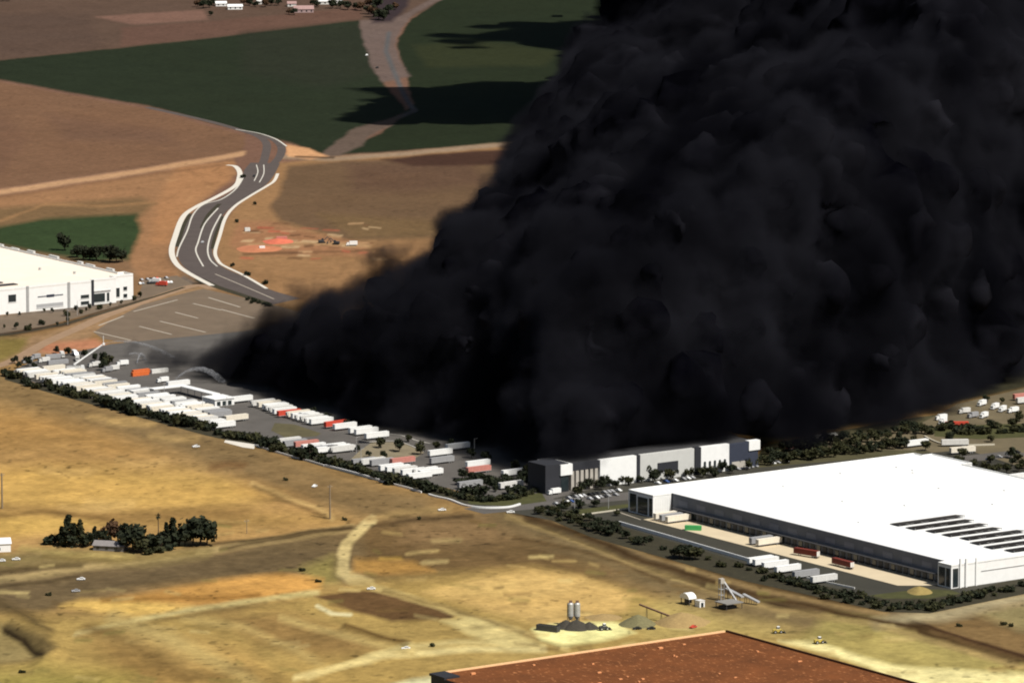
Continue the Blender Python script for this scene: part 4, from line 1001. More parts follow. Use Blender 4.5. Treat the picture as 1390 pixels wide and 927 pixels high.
def palm(loc, h, label):
    o = empty("palm_tree", loc, 0, label, "palm tree")
    b = MB(); b.tube([(0, 0, -.2), (.1, .1, h * .5), (0, 0, h)], [.35, .26, .2], M_BARK, 7); b.build("trunk", o)
    b = MB(); r = random.Random(3)
    for k in range(34):
        a, e = r.uniform(0, 6.28), r.uniform(-1.2, 1.1); L = r.uniform(1.6, 2.4); prev = Vector((0, 0, h)); d = Vector((math.cos(a) * math.cos(e), math.sin(a) * math.cos(e), math.sin(e)))
        sd = Vector((-math.sin(a), math.cos(a), 0)) * .32
        p1 = prev + d * L * .6; p2 = p1 + (d + Vector((0, 0, -.6))).normalized() * L * .5
        b.add([prev - sd * .3, prev + sd * .3, p1 + sd, p1 - sd, p2], [(0, 1, 2, 3), (3, 2, 4)], LEAF[0])
    b.build("crown", o)
palm(G(215, 741), 16.5, "tall slim palm rising above the clump of trees on the dry field")
# planting round the two warehouses
front = [(846, 649), (858, 651), (866, 652), (874, 651), (882, 651), (893, 650), (905, 649), (916, 647), (928, 644), (938, 645), (950, 645), (960, 644), (968, 646), (980, 641), (990, 640), (1002, 636), (1012, 635), (800, 664), (812, 662), (822, 661), (832, 660), (842, 657), (850, 656), (790, 668), (780, 670), (1024, 633), (1034, 628)]
front += [(x + 4, y + 3) for x, y in front[::2]]
for i, (x, y) in enumerate(sorted(front), 1):
    tree(G(x, y), "round", rnd.uniform(4.5, 7.5) if x not in (928, 882) else 9.5, f"dark tree, {nth(i)} from the left along the burning warehouse's street front", "trees along the burning warehouse's front", rnd.choice([0, 0, 1]), 1.1)
k = 0
for x in range(1042, 1236, 5):
    y = 632 - (x - 1040) * .112 + rnd.uniform(-6, 1); k += 1
    tree(G(x, y), "round", rnd.uniform(4, 7), f"dark tree, {nth(k)} from the left in the belt behind the near warehouse's roof", "trees in the belt behind the near warehouse", rnd.choice([0, 1]), 1.25)
lotside = [(731, 698), (736, 696), (745, 694), (753, 698), (761, 703), (762, 694), (772, 706), (780, 702), (786, 714), (790, 708), (797, 718), (800, 707), (806, 721), (810, 713), (816, 724), (822, 716), (828, 727), (834, 719), (840, 722), (838, 700), (850, 731), (858, 736), (866, 739), (873, 740), (922, 757), (928, 759), (935, 758), (943, 760), (790, 690), (806, 688), (768, 690), (1052, 784), (1066, 789), (1078, 793), (1092, 797), (1105, 800), (1118, 803), (1132, 806), (1150, 809), (1166, 812), (1184, 818), (1200, 822), (1216, 824), (1232, 826), (1246, 826), (1262, 822), (1284, 820), (1300, 818), (1316, 812), (1330, 808)]
for i, (x, y) in enumerate(lotside, 1):
    h = 7.5 if 920 < x < 946 else (rnd.uniform(3.5, 6) if x < 1000 else rnd.uniform(2.2, 4.2))
    tree(G(x, y), "round" if x < 1000 else "bush", h, f"dark tree, {nth(i)} along the near warehouse's front border from its left corner" if x < 1000 else f"low dark bush, {nth(i - 31)} along the near border below the truck court", "planting on the near warehouse's border", rnd.choice([0, 0, 1]), 1.5)
for i, (x, y) in enumerate([(1302, 632), (1312, 638), (1322, 634), (1330, 643), (1338, 640), (1348, 645), (1356, 638), (1366, 642), (1374, 632), (1384, 640), (1306, 622), (1345, 628), (1382, 628), (1236, 588), (1243, 590), (1256, 612), (1288, 600), (1345, 600), (1360, 548), (1340, 545), (1384, 572), (1378, 576), (1240, 600), (1372, 622), (1318, 645), (1330, 650), (1390, 636)], 1):
    tree(G(x, y), "round", rnd.uniform(4, 7), f"dark tree, {nth(i)} of those dotted over the gravel lot behind the near warehouse", "trees in the lot behind the near warehouse", rnd.choice([0, 1, 1]), 1.2)
rr = random.Random(91)
k = 0
for j in range(64):                                     # thicket along the near warehouse's border
    t = j / 63; ax = [(735, 697), (842, 727), (1020, 778), (1110, 806), (1205, 824), (1265, 824), (1330, 812), (1385, 795)]
    f = t * (len(ax) - 1); i0 = min(int(f), len(ax) - 2); f -= i0
    x = ax[i0][0] + (ax[i0 + 1][0] - ax[i0][0]) * f + rr.uniform(-5, 5); y = ax[i0][1] + (ax[i0 + 1][1] - ax[i0][1]) * f + rr.uniform(-5, 5); k += 1
    tree(G(x, y), "bush", rr.uniform(1.8, 3.8), f"dark low bush, {nth(k)} from the left in the thicket along the near border", "thicket along the near border", rr.choice([0, 0, 1]), 1.3)
k = 0
for j in range(30):                                     # trees between the tower and the curved kerb
    x = 622 + j * 4.1 + rr.uniform(-2, 2); y = rr.uniform(648, 676) - max(0, (640 - x)) * .2; k += 1
    tree(G(x, y), rr.choice(["round", "bush"]), rr.uniform(3.5, 6.5), f"dark tree, {nth(k)} from the left in the grove left of the charcoal tower", "grove left of the charcoal tower", 0, 1.3, "tree", "tree")
k = 0
for j in range(34):
    x = 1046 + j * 6.2 + rr.uniform(-3, 3); y = 622 - (x - 1046) * .16 + rr.uniform(-9, 4); k += 1
    tree(G(x, y), "round", rr.uniform(4.5, 7.5), f"dark tree, {nth(k)} from the left at the smoke's foot behind the near warehouse", "trees at the smoke's foot behind the near warehouse", rr.choice([0, 0, 1]), 1.3)
k = 0
for j in range(24):
    x = 1264 + j * 5.6 + rr.uniform(-3, 3); y = 588 - (x - 1264) * .04 + rr.uniform(-5, 5); k += 1
    tree(G(x, y), rr.choice(["bush", "round"]), rr.uniform(3, 5.5), f"dark tree, {nth(k)} from the left in the strip below the box trucks at the right", "trees in the strip below the box trucks", rr.choice([0, 1]), 1.3, "tree", "tree")
# far trees along the top edge
for i, (x, y, h) in enumerate([(268, 10, 8), (276, 12, 9), (284, 11, 8), (290, 8, 7), (286, 22, 5), (330, 7, 7), (338, 8, 8), (346, 10, 7), (360, 10, 8), (368, 8, 7), (378, 8, 7), (392, 20, 6), (399, 21, 7), (424, 8, 7), (432, 10, 8), (452, 12, 9), (462, 12, 8), (472, 14, 9), (482, 14, 9), (490, 15, 9), (500, 20, 12), (507, 24, 12), (514, 27, 11), (520, 28, 10), (527, 20, 10), (536, 14, 8), (502, 10, 10), (512, 12, 11), (4, 2, 6), (12, 2, 6)], 1):
    tree(G(x, y), "round", h, f"far dark tree, {nth(i)} counted along the farmsteads at the top edge", "far trees round the farmsteads", rnd.choice([0, 0, 0, 2]), 1.3)
for i, (x, y) in enumerate([(330, 242), (345, 278), (322, 302), (316, 362), (336, 374), (360, 386), (336, 408), (346, 410), (352, 412), (358, 414), (364, 416), (340, 412)], 1):
    tree(G(x, y), "bush", rnd.uniform(2, 3.6), f"small dark shrub, {nth(i)} down the winding street's right verge", "shrubs along the winding street", 0, 1)
for i, (x, y, lab) in enumerate([(1302, 850, "dark shrub on the bare dirt right of the street corner"), (1362, 848, "larger dark shrub near the right edge on the bare dirt"), (1372, 850, "dark shrub beside the larger one near the right edge"), (571, 705, "dark shrub beside the track under the curved kerb"), (468, 706, "shrub beside the tall pole on the dry field"), (410, 775, "olive shrub by the dirt drive"), (432, 790, "olive shrub at the edge of the orange soil"), (588, 877, "low shrub on the worked ground near the bottom"), (388, 652, "low dark shrub on the dry field under the hedge"), (66, 808, "dark shrub on the bare dirt left of the bright soil"), (30, 913, "dark shrub on the pond dike in the corner")]):
    tree(G(x, y), "bush", 2.0, lab, None, 1, 1.2)

# ---------------------------------------------------------------- walls, poles, plant and the fire crew
def wall(px, h, t, m, label, name="perimeter_wall", cat="wall"):
    pts = smooth([G(x, y) for x, y in px], 6); vs, fs = [], []
    for i, p in enumerate(pts):
        d = (pts[min(i + 1, len(pts) - 1)] - pts[max(i - 1, 0)]).normalized(); q = Vector((-d.y, d.x, 0)) * t / 2
        vs += [p + q, p - q, p + q + ZUP * h, p - q + ZUP * h]
    for i in range(len(pts) - 1):
        a, b = i * 4, i * 4 + 4; fs += [(a, a + 2, b + 2, b), (a + 1, b + 1, b + 3, a + 3), (a + 2, a + 3, b + 3, b + 2)]
    n = (len(pts) - 1) * 4; fs += [(0, 1, 3, 2), (n, n + 2, n + 3, n + 1)]
    c = Vector(pts[0]); b = MB(); b.add([v - c for v in vs], fs, m); o = b.build(name, None, c); return tag(o, label, cat)
wall([(346, 605), (380, 616), (420, 627), (440, 633)], 1.1, .5, M_DIRTYWHITE, "low pale wall under the middle group of hedge trailers")
wall([(441, 633), (480, 643), (522, 655)], 1.3, .6, M_WHITE, "low white wall below the last trailer group along the hedge")
wall([(529, 657), (556, 664), (572, 669)], 1.1, .5, M_WHITE, "short low white wall stretch left of the curved kerb")
wall([(582, 672), (592, 675), (610, 679), (632, 687), (660, 690), (690, 689), (706, 685)], 1.0, .9, M_WHITE, "curved white kerb wall sweeping round the street corner")
wall([(840, 711.5), (930, 737), (1018, 762.5)], 1.9, .6, M_WHITE, "long white wall along the near truck court")
wall([(1095, 785), (1140, 795), (1160, 799)], .9, .5, M_DIRTYWHITE, "short pale wall stretch beyond the trailers of the near truck court")
wall([(1255, 593), (1275, 602), (1300, 605), (1350, 604)], .8, 1.0, mat("pale_sand_concrete", (.5, .46, .36), .9, .1, .3), "pale curved kerb wall on the gravel lot behind the near warehouse")
wall([(790, 699), (850, 691), (858, 689.5)], .6, 1.2, mat("pale_sand_concrete", (.5, .46, .36), .9, .1, .3), "pale low wall between the street and the near warehouse's entry lawn")
# poles
def pole(px, py, h, r, m, label, name="utility_pole", arm=True, lamp=False):
    o = empty(name, G(px, py), GRID, label, "pole" if not lamp else "light pole")
    b = MB(); b.tube([(0, 0, 0), (0, 0, h)], [r, r * .75], m, 8); b.build("mast", o)
    if arm:
        b = MB(); b.box(-.12, .12, -1.5, 1.5, h - 1.2, h - .95, m); c = b.build("cross_arm", o)
        for y in (-1.3, 0, 1.3):
            b = MB(); b.tube([(0, y, h - .95), (0, y, h - .6)], .08, M_DIRTYWHITE, 6); b.build("insulator", c)
    if lamp:
        b = MB(); b.tube([(0, 0, h - .2), (.0, 1.6, h)], .07, m, 6); b.build("lamp_arm", o)
        b = MB(); b.box(-.2, .2, 1.4, 2.3, h - .02, h + .12, M_STEEL); b.build("lamp_head", o)
    return o
M_WOOD = mat("weathered_wood", (.22, .17, .11), .9, .2, 1)
pole(448, 704, 19, .55, M_WOOD, "tall weathered pole standing on the dry field below the trailer yard")
pole(3, 690, 20, .55, M_WOOD, "tall weathered pole at the left edge of the dry field")
pole(335, 724, 8, .22, M_WOOD, "thin short pole right of the tree clump on the dry field")
for i, (x, y) in enumerate([(223, 541), (308, 560), (484, 616), (644, 618), (490, 632), (105, 428), (92, 441), (275, 560), (1052, 668), (780, 700), (826, 690)], 1):
    pole(x, y, 10, .16, M_STEEL, f"slim grey light pole, {['below the gatehouse trailer','under the white gatehouse','in the gap of the middle yard','at the smoke foot left of the tower','above the last hedge group','nearest the cream roofed wall','on the street before the cream roof','right of the open gatehouse tarmac','behind the near roof','at the street corner bushes','in the entry lawn of the near warehouse'][i-1]}", "light_pole", False, True)
# gatehouse with its canopy
gh = empty("gatehouse", G(296, 549), GRID, "white L shaped gatehouse with a long canopy beside the trailer yard entrance", "gatehouse")
b = MB(); b.box(-8, 6, -6, 8, 0, 4.2, M_WHITE); b.build("wall", gh)
b = MB(); b.box(-8.6, 6.6, -6.6, 8.6, 4.21, 4.6, M_WHITE); b.build("roof", gh)
for y in (-4.6, -.6, 3.4):
    b = MB(); b.box(6.02, 6.15, y, y + 2.6, .3, 3.0, M_GLASS); b.build("bay_door", gh)
b = MB(); b.box(-52, -8.7, 1.5, 7, 4.6, 5.1, M_WHITE); b.build("canopy", gh)
for k in range(6):
    b = MB(); b.tube([(-50 + k * 8, 4.2, 0), (-50 + k * 8, 4.2, 4.6)], .2, M_STEEL, 8); b.build("canopy_post", gh)
b = MB(); b.box(-52, -46, -18, 1.4, 4.6, 5.1, M_WHITE); b.build("canopy_wing", gh)
# tank on legs beside the charcoal tower
tk = empty("storage_tank", G(729, 656), 0, "small round white tank on legs left of the charcoal tower", "tank")
b = MB(); pr = [(-.1, 0), (1.6, .3), (2.5, 1.4), (2.5, 4.2), (1.7, 5.4), (0, 6.0)]; n = 16; vs = []
for rr, z in pr: vs += [(max(rr, .01) * math.cos(6.2832 * k / n), max(rr, .01) * math.sin(6.2832 * k / n), z + 4) for k in range(n)]
b.add(vs, [(i * n + k, i * n + (k + 1) % n, (i + 1) * n + (k + 1) % n, (i + 1) * n + k) for i in range(len(pr) - 1) for k in range(n)], M_WHITE); b.build("vessel", tk, smooth=True)
for k in range(4):
    a = k * 1.5708 + .4; b = MB(); b.tube([(1.7 * math.cos(a), 1.7 * math.sin(a), 0), (1.7 * math.cos(a), 1.7 * math.sin(a), 5)], .2, M_WHITE, 6); b.build("leg", tk)
# ladder truck with its stream of water
lt = empty("ladder_truck", G(101, 502), math.atan2(1, 1.0) * 0.12, "fire truck with its long white ladder raised over the upper left yard", "fire truck")
b = MB(); b.box(-5, 4, -1.25, 1.25, .7, 2.3, M_DIRTYWHITE); b.box(-4.4, 3, -1.0, 1.0, 2.3, 2.7, M_STEEL); b.build("body", lt)
b = MB(); b.profile([(4.1, .6), (6.6, .6), (6.6, 1.7), (6.1, 2.9), (4.1, 2.9)], -1.2, 1.2, M_WHITE); c = b.build("cab", lt)
b = MB(); b.profile([(6.62, 1.75), (6.15, 2.8), (6.2, 2.84), (6.68, 1.8)], -1.1, 1.1, M_GLASS); b.build("windscreen", c)
for x in (-3.6, -2.2, 5.0):
    for s in (-1.0, 1.0): part("wheel", W_TRUCK, lt, (x, s, .52))
b = MB(); b.tube([(0, 0, 2.7), (0, 0, 3.4)], 1.0, M_STEEL, 12); b.build("turntable", lt)
b = MB(); a, e = Vector((0, 0, 3.3)), Vector((18.5, 4.0, 15.5)); d = e - a; sd = Vector((-d.y, d.x, 0)).normalized() * .55; up = Vector((-.5, -.1, .8)) * .6
for s in (-1, 1):
    b.tube([a + sd * s, e + sd * s * .7], .2, M_WHITE, 6); b.tube([a + sd * s + up, e + sd * s * .7 + up * .5], .14, M_WHITE, 6)
for k in range(26):
    t = k / 25; p = a + d * t; b.tube([p - sd, p + sd], .1, M_WHITE, 5); b.tube([p + sd, p + sd + up], .08, M_WHITE, 5); b.tube([p - sd, p - sd + up], .08, M_WHITE, 5)
ld = b.build("ladder", lt)
b = MB(); b.box(e.x - .2, e.x + 1.2, e.y - .9, e.y + .9, e.z - .3, e.z + .9, M_WHITE); b.tube([(e.x + .3, e.y, e.z + .5), (e.x + .2, e.y, e.z + 5.5)], .25, M_DIRTYWHITE, 6); b.build("bucket", ld)
mw = bpy.data.materials.new("spray_water"); mw.use_nodes = True
nt = mw.node_tree; bs = nt.nodes["Principled BSDF"]; bs.inputs["Base Color"].default_value = (.34, .35, .37, 1); bs.inputs["Roughness"].default_value = .6
nzz = nt.nodes.new("ShaderNodeTexNoise"); nzz.inputs["Scale"].default_value = .9; tcc = nt.nodes.new("ShaderNodeTexCoord"); mrr = nt.nodes.new("ShaderNodeMapRange"); mrr.inputs["From Min"].default_value = .35; mrr.inputs["From Max"].default_value = .7; mrr.inputs["To Min"].default_value = .05; mrr.inputs["To Max"].default_value = .34
nt.links.new(tcc.outputs["Object"], nzz.inputs["Vector"]); nt.links.new(nzz.outputs["Fac"], mrr.inputs["Value"]); nt.links.new(mrr.outputs[0], bs.inputs["Alpha"])
def jet(p, q, rise, r0, r1, label):
    p, q = Vector(p), Vector(q); pts, rr = [], []
    for k in range(25):
        t = k / 24; x = p.lerp(q, t); x.z += rise * 4 * t * (1 - t); pts.append(x - p); rr.append(r0 + (r1 - r0) * t + .25 * math.sin(k * 1.9) * t)
    b = MB(); b.tube(pts, rr, mw, 8); o = b.build("water_jet", None, p, smooth=True); return tag(o, label, "water jet")
tip = lt.matrix_basis @ Vector((19.3, 4.0, 16.2))
tq = Matrix.Translation(lt.location) @ Matrix.Rotation(lt.rotation_euler.z, 4, 'Z') @ Vector((19.3, 4.0, 16.2))
jet(tq, G(236, 486), 5, .25, 1.2, "thin arc of water from the raised ladder falling towards the smoke")
jet(G(238, 515, 3), G(304, 520), 8, .6, 2.2, "broad grey arc of water sprayed at the smoke behind the white canopy")
jet(G(175, 481, 4), G(196, 484), 1.5, .4, .8, "short pale jet of water right of the ladder tip")
jet(G(186, 493, 1), G(196, 489), 5, .3, 1.6, "steep pale puff of water above the orange containers")
# concrete plant: silos, piles, conveyors
def cyl_profile(mb, pr, m, n=16, cx=0, cy=0):
    vs = []
    for rr, z in pr: vs += [(cx + max(rr, .01) * math.cos(6.2832 * k / n), cy + max(rr, .01) * math.sin(6.2832 * k / n), z) for k in range(n)]
    mb.add(vs, [(i * n + k, i * n + (k + 1) % n, (i + 1) * n + (k + 1) % n, (i + 1) * n + k) for i in range(len(pr) - 1) for k in range(n)], m)
def silo(px, py, label):
    o = empty("silo", G(px, py), 0, label, "silo", "twin silos of the concrete plant")
    b = MB(); cyl_profile(b, [(.5, 3), (1.5, 5), (1.5, 11.2), (1.0, 11.9), (0, 12.1)], M_STEEL); b.build("vessel", o, smooth=False)
    for k in range(4):
        a = k * 1.5708 + .5; b = MB(); b.tube([(1.3 * math.cos(a), 1.3 * math.sin(a), 0), (1.3 * math.cos(a), 1.3 * math.sin(a), 5.2)], .14, M_DARK, 6); b.build("leg", o)
    b = MB(); b.box(-1.75, -1.5, -.3, .3, 3, 12, M_DARK); b.build("ladder", o)
    b = MB(); b.box(-.8, .8, -.8, .8, 11.9, 12.9, mat("brown_steel", (.16, .09, .06), .8, .1, 1)); b.build("filter", o)
silo(774.5, 849, "grey steel silo, left one of the pair above the dark heap")
silo(783.5, 849, "grey steel silo, right one of the pair above the dark heap")
def pile(px, py, rx, ry, h, m, label, seed, name="gravel_pile"):
    r = random.Random(seed); n, k = 40, 9; vs, fs = [], []
    for j in range(k + 1):
        t = j / k
        for i in range(n):
            a = 6.2832 * i / n; wob = 1 + .16 * mnoise.noise(Vector((math.cos(a) * 1.5, math.sin(a) * 1.5, seed + t)))
            rad = (1 - t) * wob; z = h * (1 - (1 - t) ** 1.25) if t < 1 else h
            vs.append((rx * rad * math.cos(a), ry * rad * math.sin(a), z + (h * .06 * mnoise.noise(Vector((math.cos(a) * rad * 4, math.sin(a) * rad * 4, seed))) if 0 < t < 1 else 0)))
    for j in range(k):
        for i in range(n): fs.append((j * n + i, j * n + (i + 1) % n, (j + 1) * n + (i + 1) % n, (j + 1) * n + i))
    b = MB(); b.add(vs, fs, m); o = b.build(name, None, G(px, py), smooth=True); return tag(o, label, "pile")
M_GRAV = mat("grey_green_gravel", lin((112, 106, 74)), .95, .25, .8); M_TANP = mat("tan_gravel", lin((150, 126, 82)), .95, .2, .8); M_BLK = mat("dark_aggregate", lin((62, 58, 50)), .95, .3, .8)
pile(866, 847, 9.5, 11, 5.0, M_GRAV, "grey green gravel pile in the middle of the concrete plant", 1)
pile(926, 845, 14, 14, 5.5, M_TANP, "large tan gravel pile right of the long inclined conveyor", 2)
pile(782, 852, 8, 8, 4.2, M_BLK, "dark aggregate heap at the foot of the two silos", 3)
pile(768, 851, 6, 7, 3.8, M_BLK, "smaller dark heap left of the silos", 4)
pile(800, 852, 5, 6, 3.2, M_BLK, "dark heap right of the silos", 5)
pile(820, 838, 10, 8, 2.0, M_TANP, "low tan mound behind the silos", 6)
pile(1248, 803, 7, 9, 3.0, mat("yellow_straw_heap", lin((140, 122, 72)), .95, .2, .6), "yellowish heap at the right end of the near truck court", 8)
pile(350, 338, 16, 20, 1.6, mat("red_dirt", lin((176, 112, 78)), .95, .2, .2), "flat heap of reddish dirt on the site by the winding street", 9)
pile(378, 328, 12, 14, 2.2, mat("brick_red_dirt", lin((196, 104, 78)), .95, .2, .2), "brick red heap of dirt on the site by the winding street", 10)
def conveyor(a, b, za, zb, wd, m, label, name="conveyor"):
    p, q = G(*a), G(*b); p.z = za; q.z = zb; c = p.copy(); c.z = 0
    o = empty(name, c, 0, label, "conveyor"); A, B = p - c, q - c; d = (B - A).normalized(); sd = Vector((-d.y, d.x, 0)).normalized() * wd / 2
    mb = MB(); t = Vector((0, 0, .7)); vs = [A + sd, A - sd, B - sd, B + sd]; mb.add(vs + [v + t for v in vs], [(3, 2, 1, 0), (4, 5, 6, 7), (0, 1, 5, 4), (1, 2, 6, 5), (2, 3, 7, 6), (3, 0, 4, 7)], m); mb.build("belt_frame", o)
    for f in (.25, .55, .85):
        r = A.lerp(B, f)
        if r.z > .8:
            mb = MB(); mb.tube([(r + sd).xy.to_3d(), r + sd * .6], .12, M_DARK, 5); mb.tube([(r - sd).xy.to_3d(), r - sd * .6], .12, M_DARK, 5); mb.build("support", o)
    return o
conveyor((934, 849), (868, 838), 1.0, 6.5, 1.0, mat("brown_steel", (.16, .09, .06), .8, .1, 1), "long brown inclined conveyor between the two gravel piles")
conveyor((1030, 821), (1009, 818), 1.2, 4.2, 2.2, M_STEEL, "grey conveyor, right half of the pair beyond the plant tower")
conveyor((1008, 816), (986, 811), 2.0, 4.6, 2.2, M_STEEL, "grey conveyor, left half of the pair beside the plant tower")
conveyor((1000, 818), (980, 813), .6, 10.5, .9, M_STEEL, "steep pale conveyor climbing to the head of the plant tower")
tw = empty("plant_tower", G(979, 815), GRID, "narrow grey tower with a pale head among the conveyors", "tower")
b = MB()
for x in (-1, 1):
    for y in (-1, 1): b.tube([(x, y, 0), (x, y, 9)], .18, M_STEEL, 5)
for z in (3, 6, 9): b.box(-1.1, 1.1, -1.1, 1.1, z - .1, z + .1, M_STEEL)
b.build("frame", tw)
b = MB(); b.box(-1.2, 1.2, -1.2, 1.2, 9.12, 11.6, M_CONC); b.build("hopper_head", tw)
pl = empty("batch_plant", G(934, 820), GRID, "white domed hopper on legs above the large tan gravel pile", "hopper")
b = MB(); n = 12
b.profile([(-4, 3.4)] + [(4 * math.cos(math.pi - math.pi * k / n), 3.4 + 2.8 * math.sin(math.pi * k / n)) for k in range(1, n)] + [(4, 3.4)], -2.4, 2.4, M_WHITE); b.build("hopper", pl)
for x in (-3.4, 3.4):
    for y in (-1.8, 1.8): b = MB(); b.tube([(x, y, 0), (x, y, 3.5)], .25, M_DARK, 6); b.build("leg", pl)
b = MB(); b.box(-1.2, 1.2, -1.5, 1.5, .8, 3.3, M_DARK); b.build("mixer", pl)
sh = empty("control_cabin", G(950, 823), GRID, "small white cabin with a dark doorway right of the domed hopper", "cabin")
b = MB(); b.box(-2, 2, -1.6, 1.6, 0, 3.2, M_WHITE); b.build("wall", sh)
b = MB(); b.box(-2.2, 2.2, -1.8, 1.8, 3.21, 3.45, M_DIRTYWHITE); b.build("roof", sh)
b = MB(); b.box(2.02, 2.1, -.8, .8, .1, 2.4, M_GLASS); b.build("door", sh)
fl = empty("flat_shed", G(988, 826), GRID, "low open grey shed in front of the plant tower", "shed")
b = MB(); b.box(-6, 4, -4, 7, 3.0, 3.5, mat("grey_shed_roof", (.22, .21, .19), .8, .1, .4)); b.build("roof", fl)
for x, y in ((-5.4, -3.4), (3.4, -3.4), (-5.4, 6.4), (3.4, 6.4)): b = MB(); b.tube([(x, y, 0), (x, y, 3)], .2, M_DARK, 6); b.build("post", fl)
b = MB(); b.box(-5, 1, -2, 5, .05, 1.4, M_DARK); b.build("bin", fl)
# machines
def loader(px, py, rot, m, label, name="wheel_loader", cat="loader"):
    o = empty(name, G(px, py), rot, label, cat)
    b = MB(); b.profile([(-2.6, .8), (-2.6, 2.0), (-1, 2.3), (1.6, 2.0), (1.6, .8)], -1.0, 1.0, m); b.build("body", o)
    b = MB(); b.box(-.7, .9, -.8, .8, 2.3, 3.5, M_WHITE, .15); c = b.build("cab", o)
    b = MB(); b.box(-.66, .86, -.83, .83, 2.5, 3.2, M_GLASS, .05); b.build("window", c)
    b = MB(); b.tube([(1.2, -.7, 1.5), (3.0, -.7, 1.0)], .15, m, 6); b.tube([(1.2, .7, 1.5), (3.0, .7, 1.0)], .15, m, 6); a = b.build("lift_arm", o)
    b = MB(); b.profile([(2.9, .2), (4.1, .15), (3.4, .6), (3.1, 1.3), (2.9, 1.3)], -1.3, 1.3, M_DARK); b.build("bucket", a)
    for x in (-1.6, 1.4):
        for s in (-1.1, 1.1): part("wheel", W_LOADER, o, (x, s, .85))
    return o
loader(820, 855, .3, M_DARK, "dark wheel loader with a white cab right of the dark heaps")
loader(1056, 859, .2, mat("yellow_paint", (.5, .38, .08), .6, .1, 1), "yellowish wheel loader with a pale cab near the rust red roof's corner")
loader(1112, 873, .4, mat("yellow_paint", (.5, .38, .08), .6, .1, 1), "yellowish wheel loader on the pale strip right of the rust red roof")
def excavator(px, py, rot, label):
    o = empty("excavator", G(px, py), rot, label, "excavator")
    for s in (-1.3, 1.3): b = MB(); b.profile([(-2.2, .1), (2.2, .1), (2.6, .5), (2.2, .95), (-2.2, .95), (-2.6, .5)], s - .35, s + .35, M_BLACK); b.build("track", o)
    b = MB(); b.box(-2.6, 1.4, -1.4, 1.4, 1.1, 2.3, M_DARK); b.build("body", o)
    b = MB(); b.box(-.2, 1.4, .2, 1.35, 2.3, 3.3, M_GLASS, .12); b.build("cab", o)
    b = MB(); b.tube([(1.2, -.3, 1.8), (4.2, -.3, 4.6)], .3, M_DARK, 6); bo = b.build("boom", o)
    b = MB(); b.tube([(4.2, -.3, 4.6), (6.6, -.3, 1.6)], .22, M_DARK, 6); b.profile([(6.2, 1.5), (7.2, 1.5), (6.9, .4), (6.0, .6)], -.9, .3, M_DARK); b.build("stick", bo)
excavator(437, 330, .2, "dark excavator, left of two on the dirt east of the winding street")
excavator(456, 332, 2.9, "dark excavator, right of two, beside the white box truck on the dirt")
# sheds in the tree clump and at the left edge
fs_ = house(150, 746, 17, 8, 2.8, mat("grey_shed_wall", (.16, .15, .14), .9, .2, .5), mat("grey_tin_roof", (.22, .20, .19), .6, .15, .4), "grey tin roofed shed tucked among the trees on the dry field", -.25, "shed")
house(2, 747, 9, 9, 4.5, M_WHITE, M_WHITE, "white shed at the left edge of the dry field", .2, "shed")
tr_ = empty("material_bin", G(744, 856), R(-30), "long dark open skip at the left end of the concrete plant", "skip")
b = MB(); b.box(-6, 6, -1.7, 1.7, .1, .5, M_DARK); b.box(-6, 6, -1.7, -1.4, .5, 3.0, M_DARK); b.box(-6, 6, 1.4, 1.7, .5, 3.0, M_DARK); b.box(-6, -5.7, -1.39, 1.39, .5, 3.0, M_DARK); b.box(5.7, 6, -1.39, 1.39, .5, 3.0, M_DARK); b.build("bin", tr_)
b = MB(); b.prism([(-5.6, -1.38), (5.6, -1.38), (5.6, 1.38), (-5.6, 1.38)], .5, 2.6, M_BLK); b.build("load", tr_)
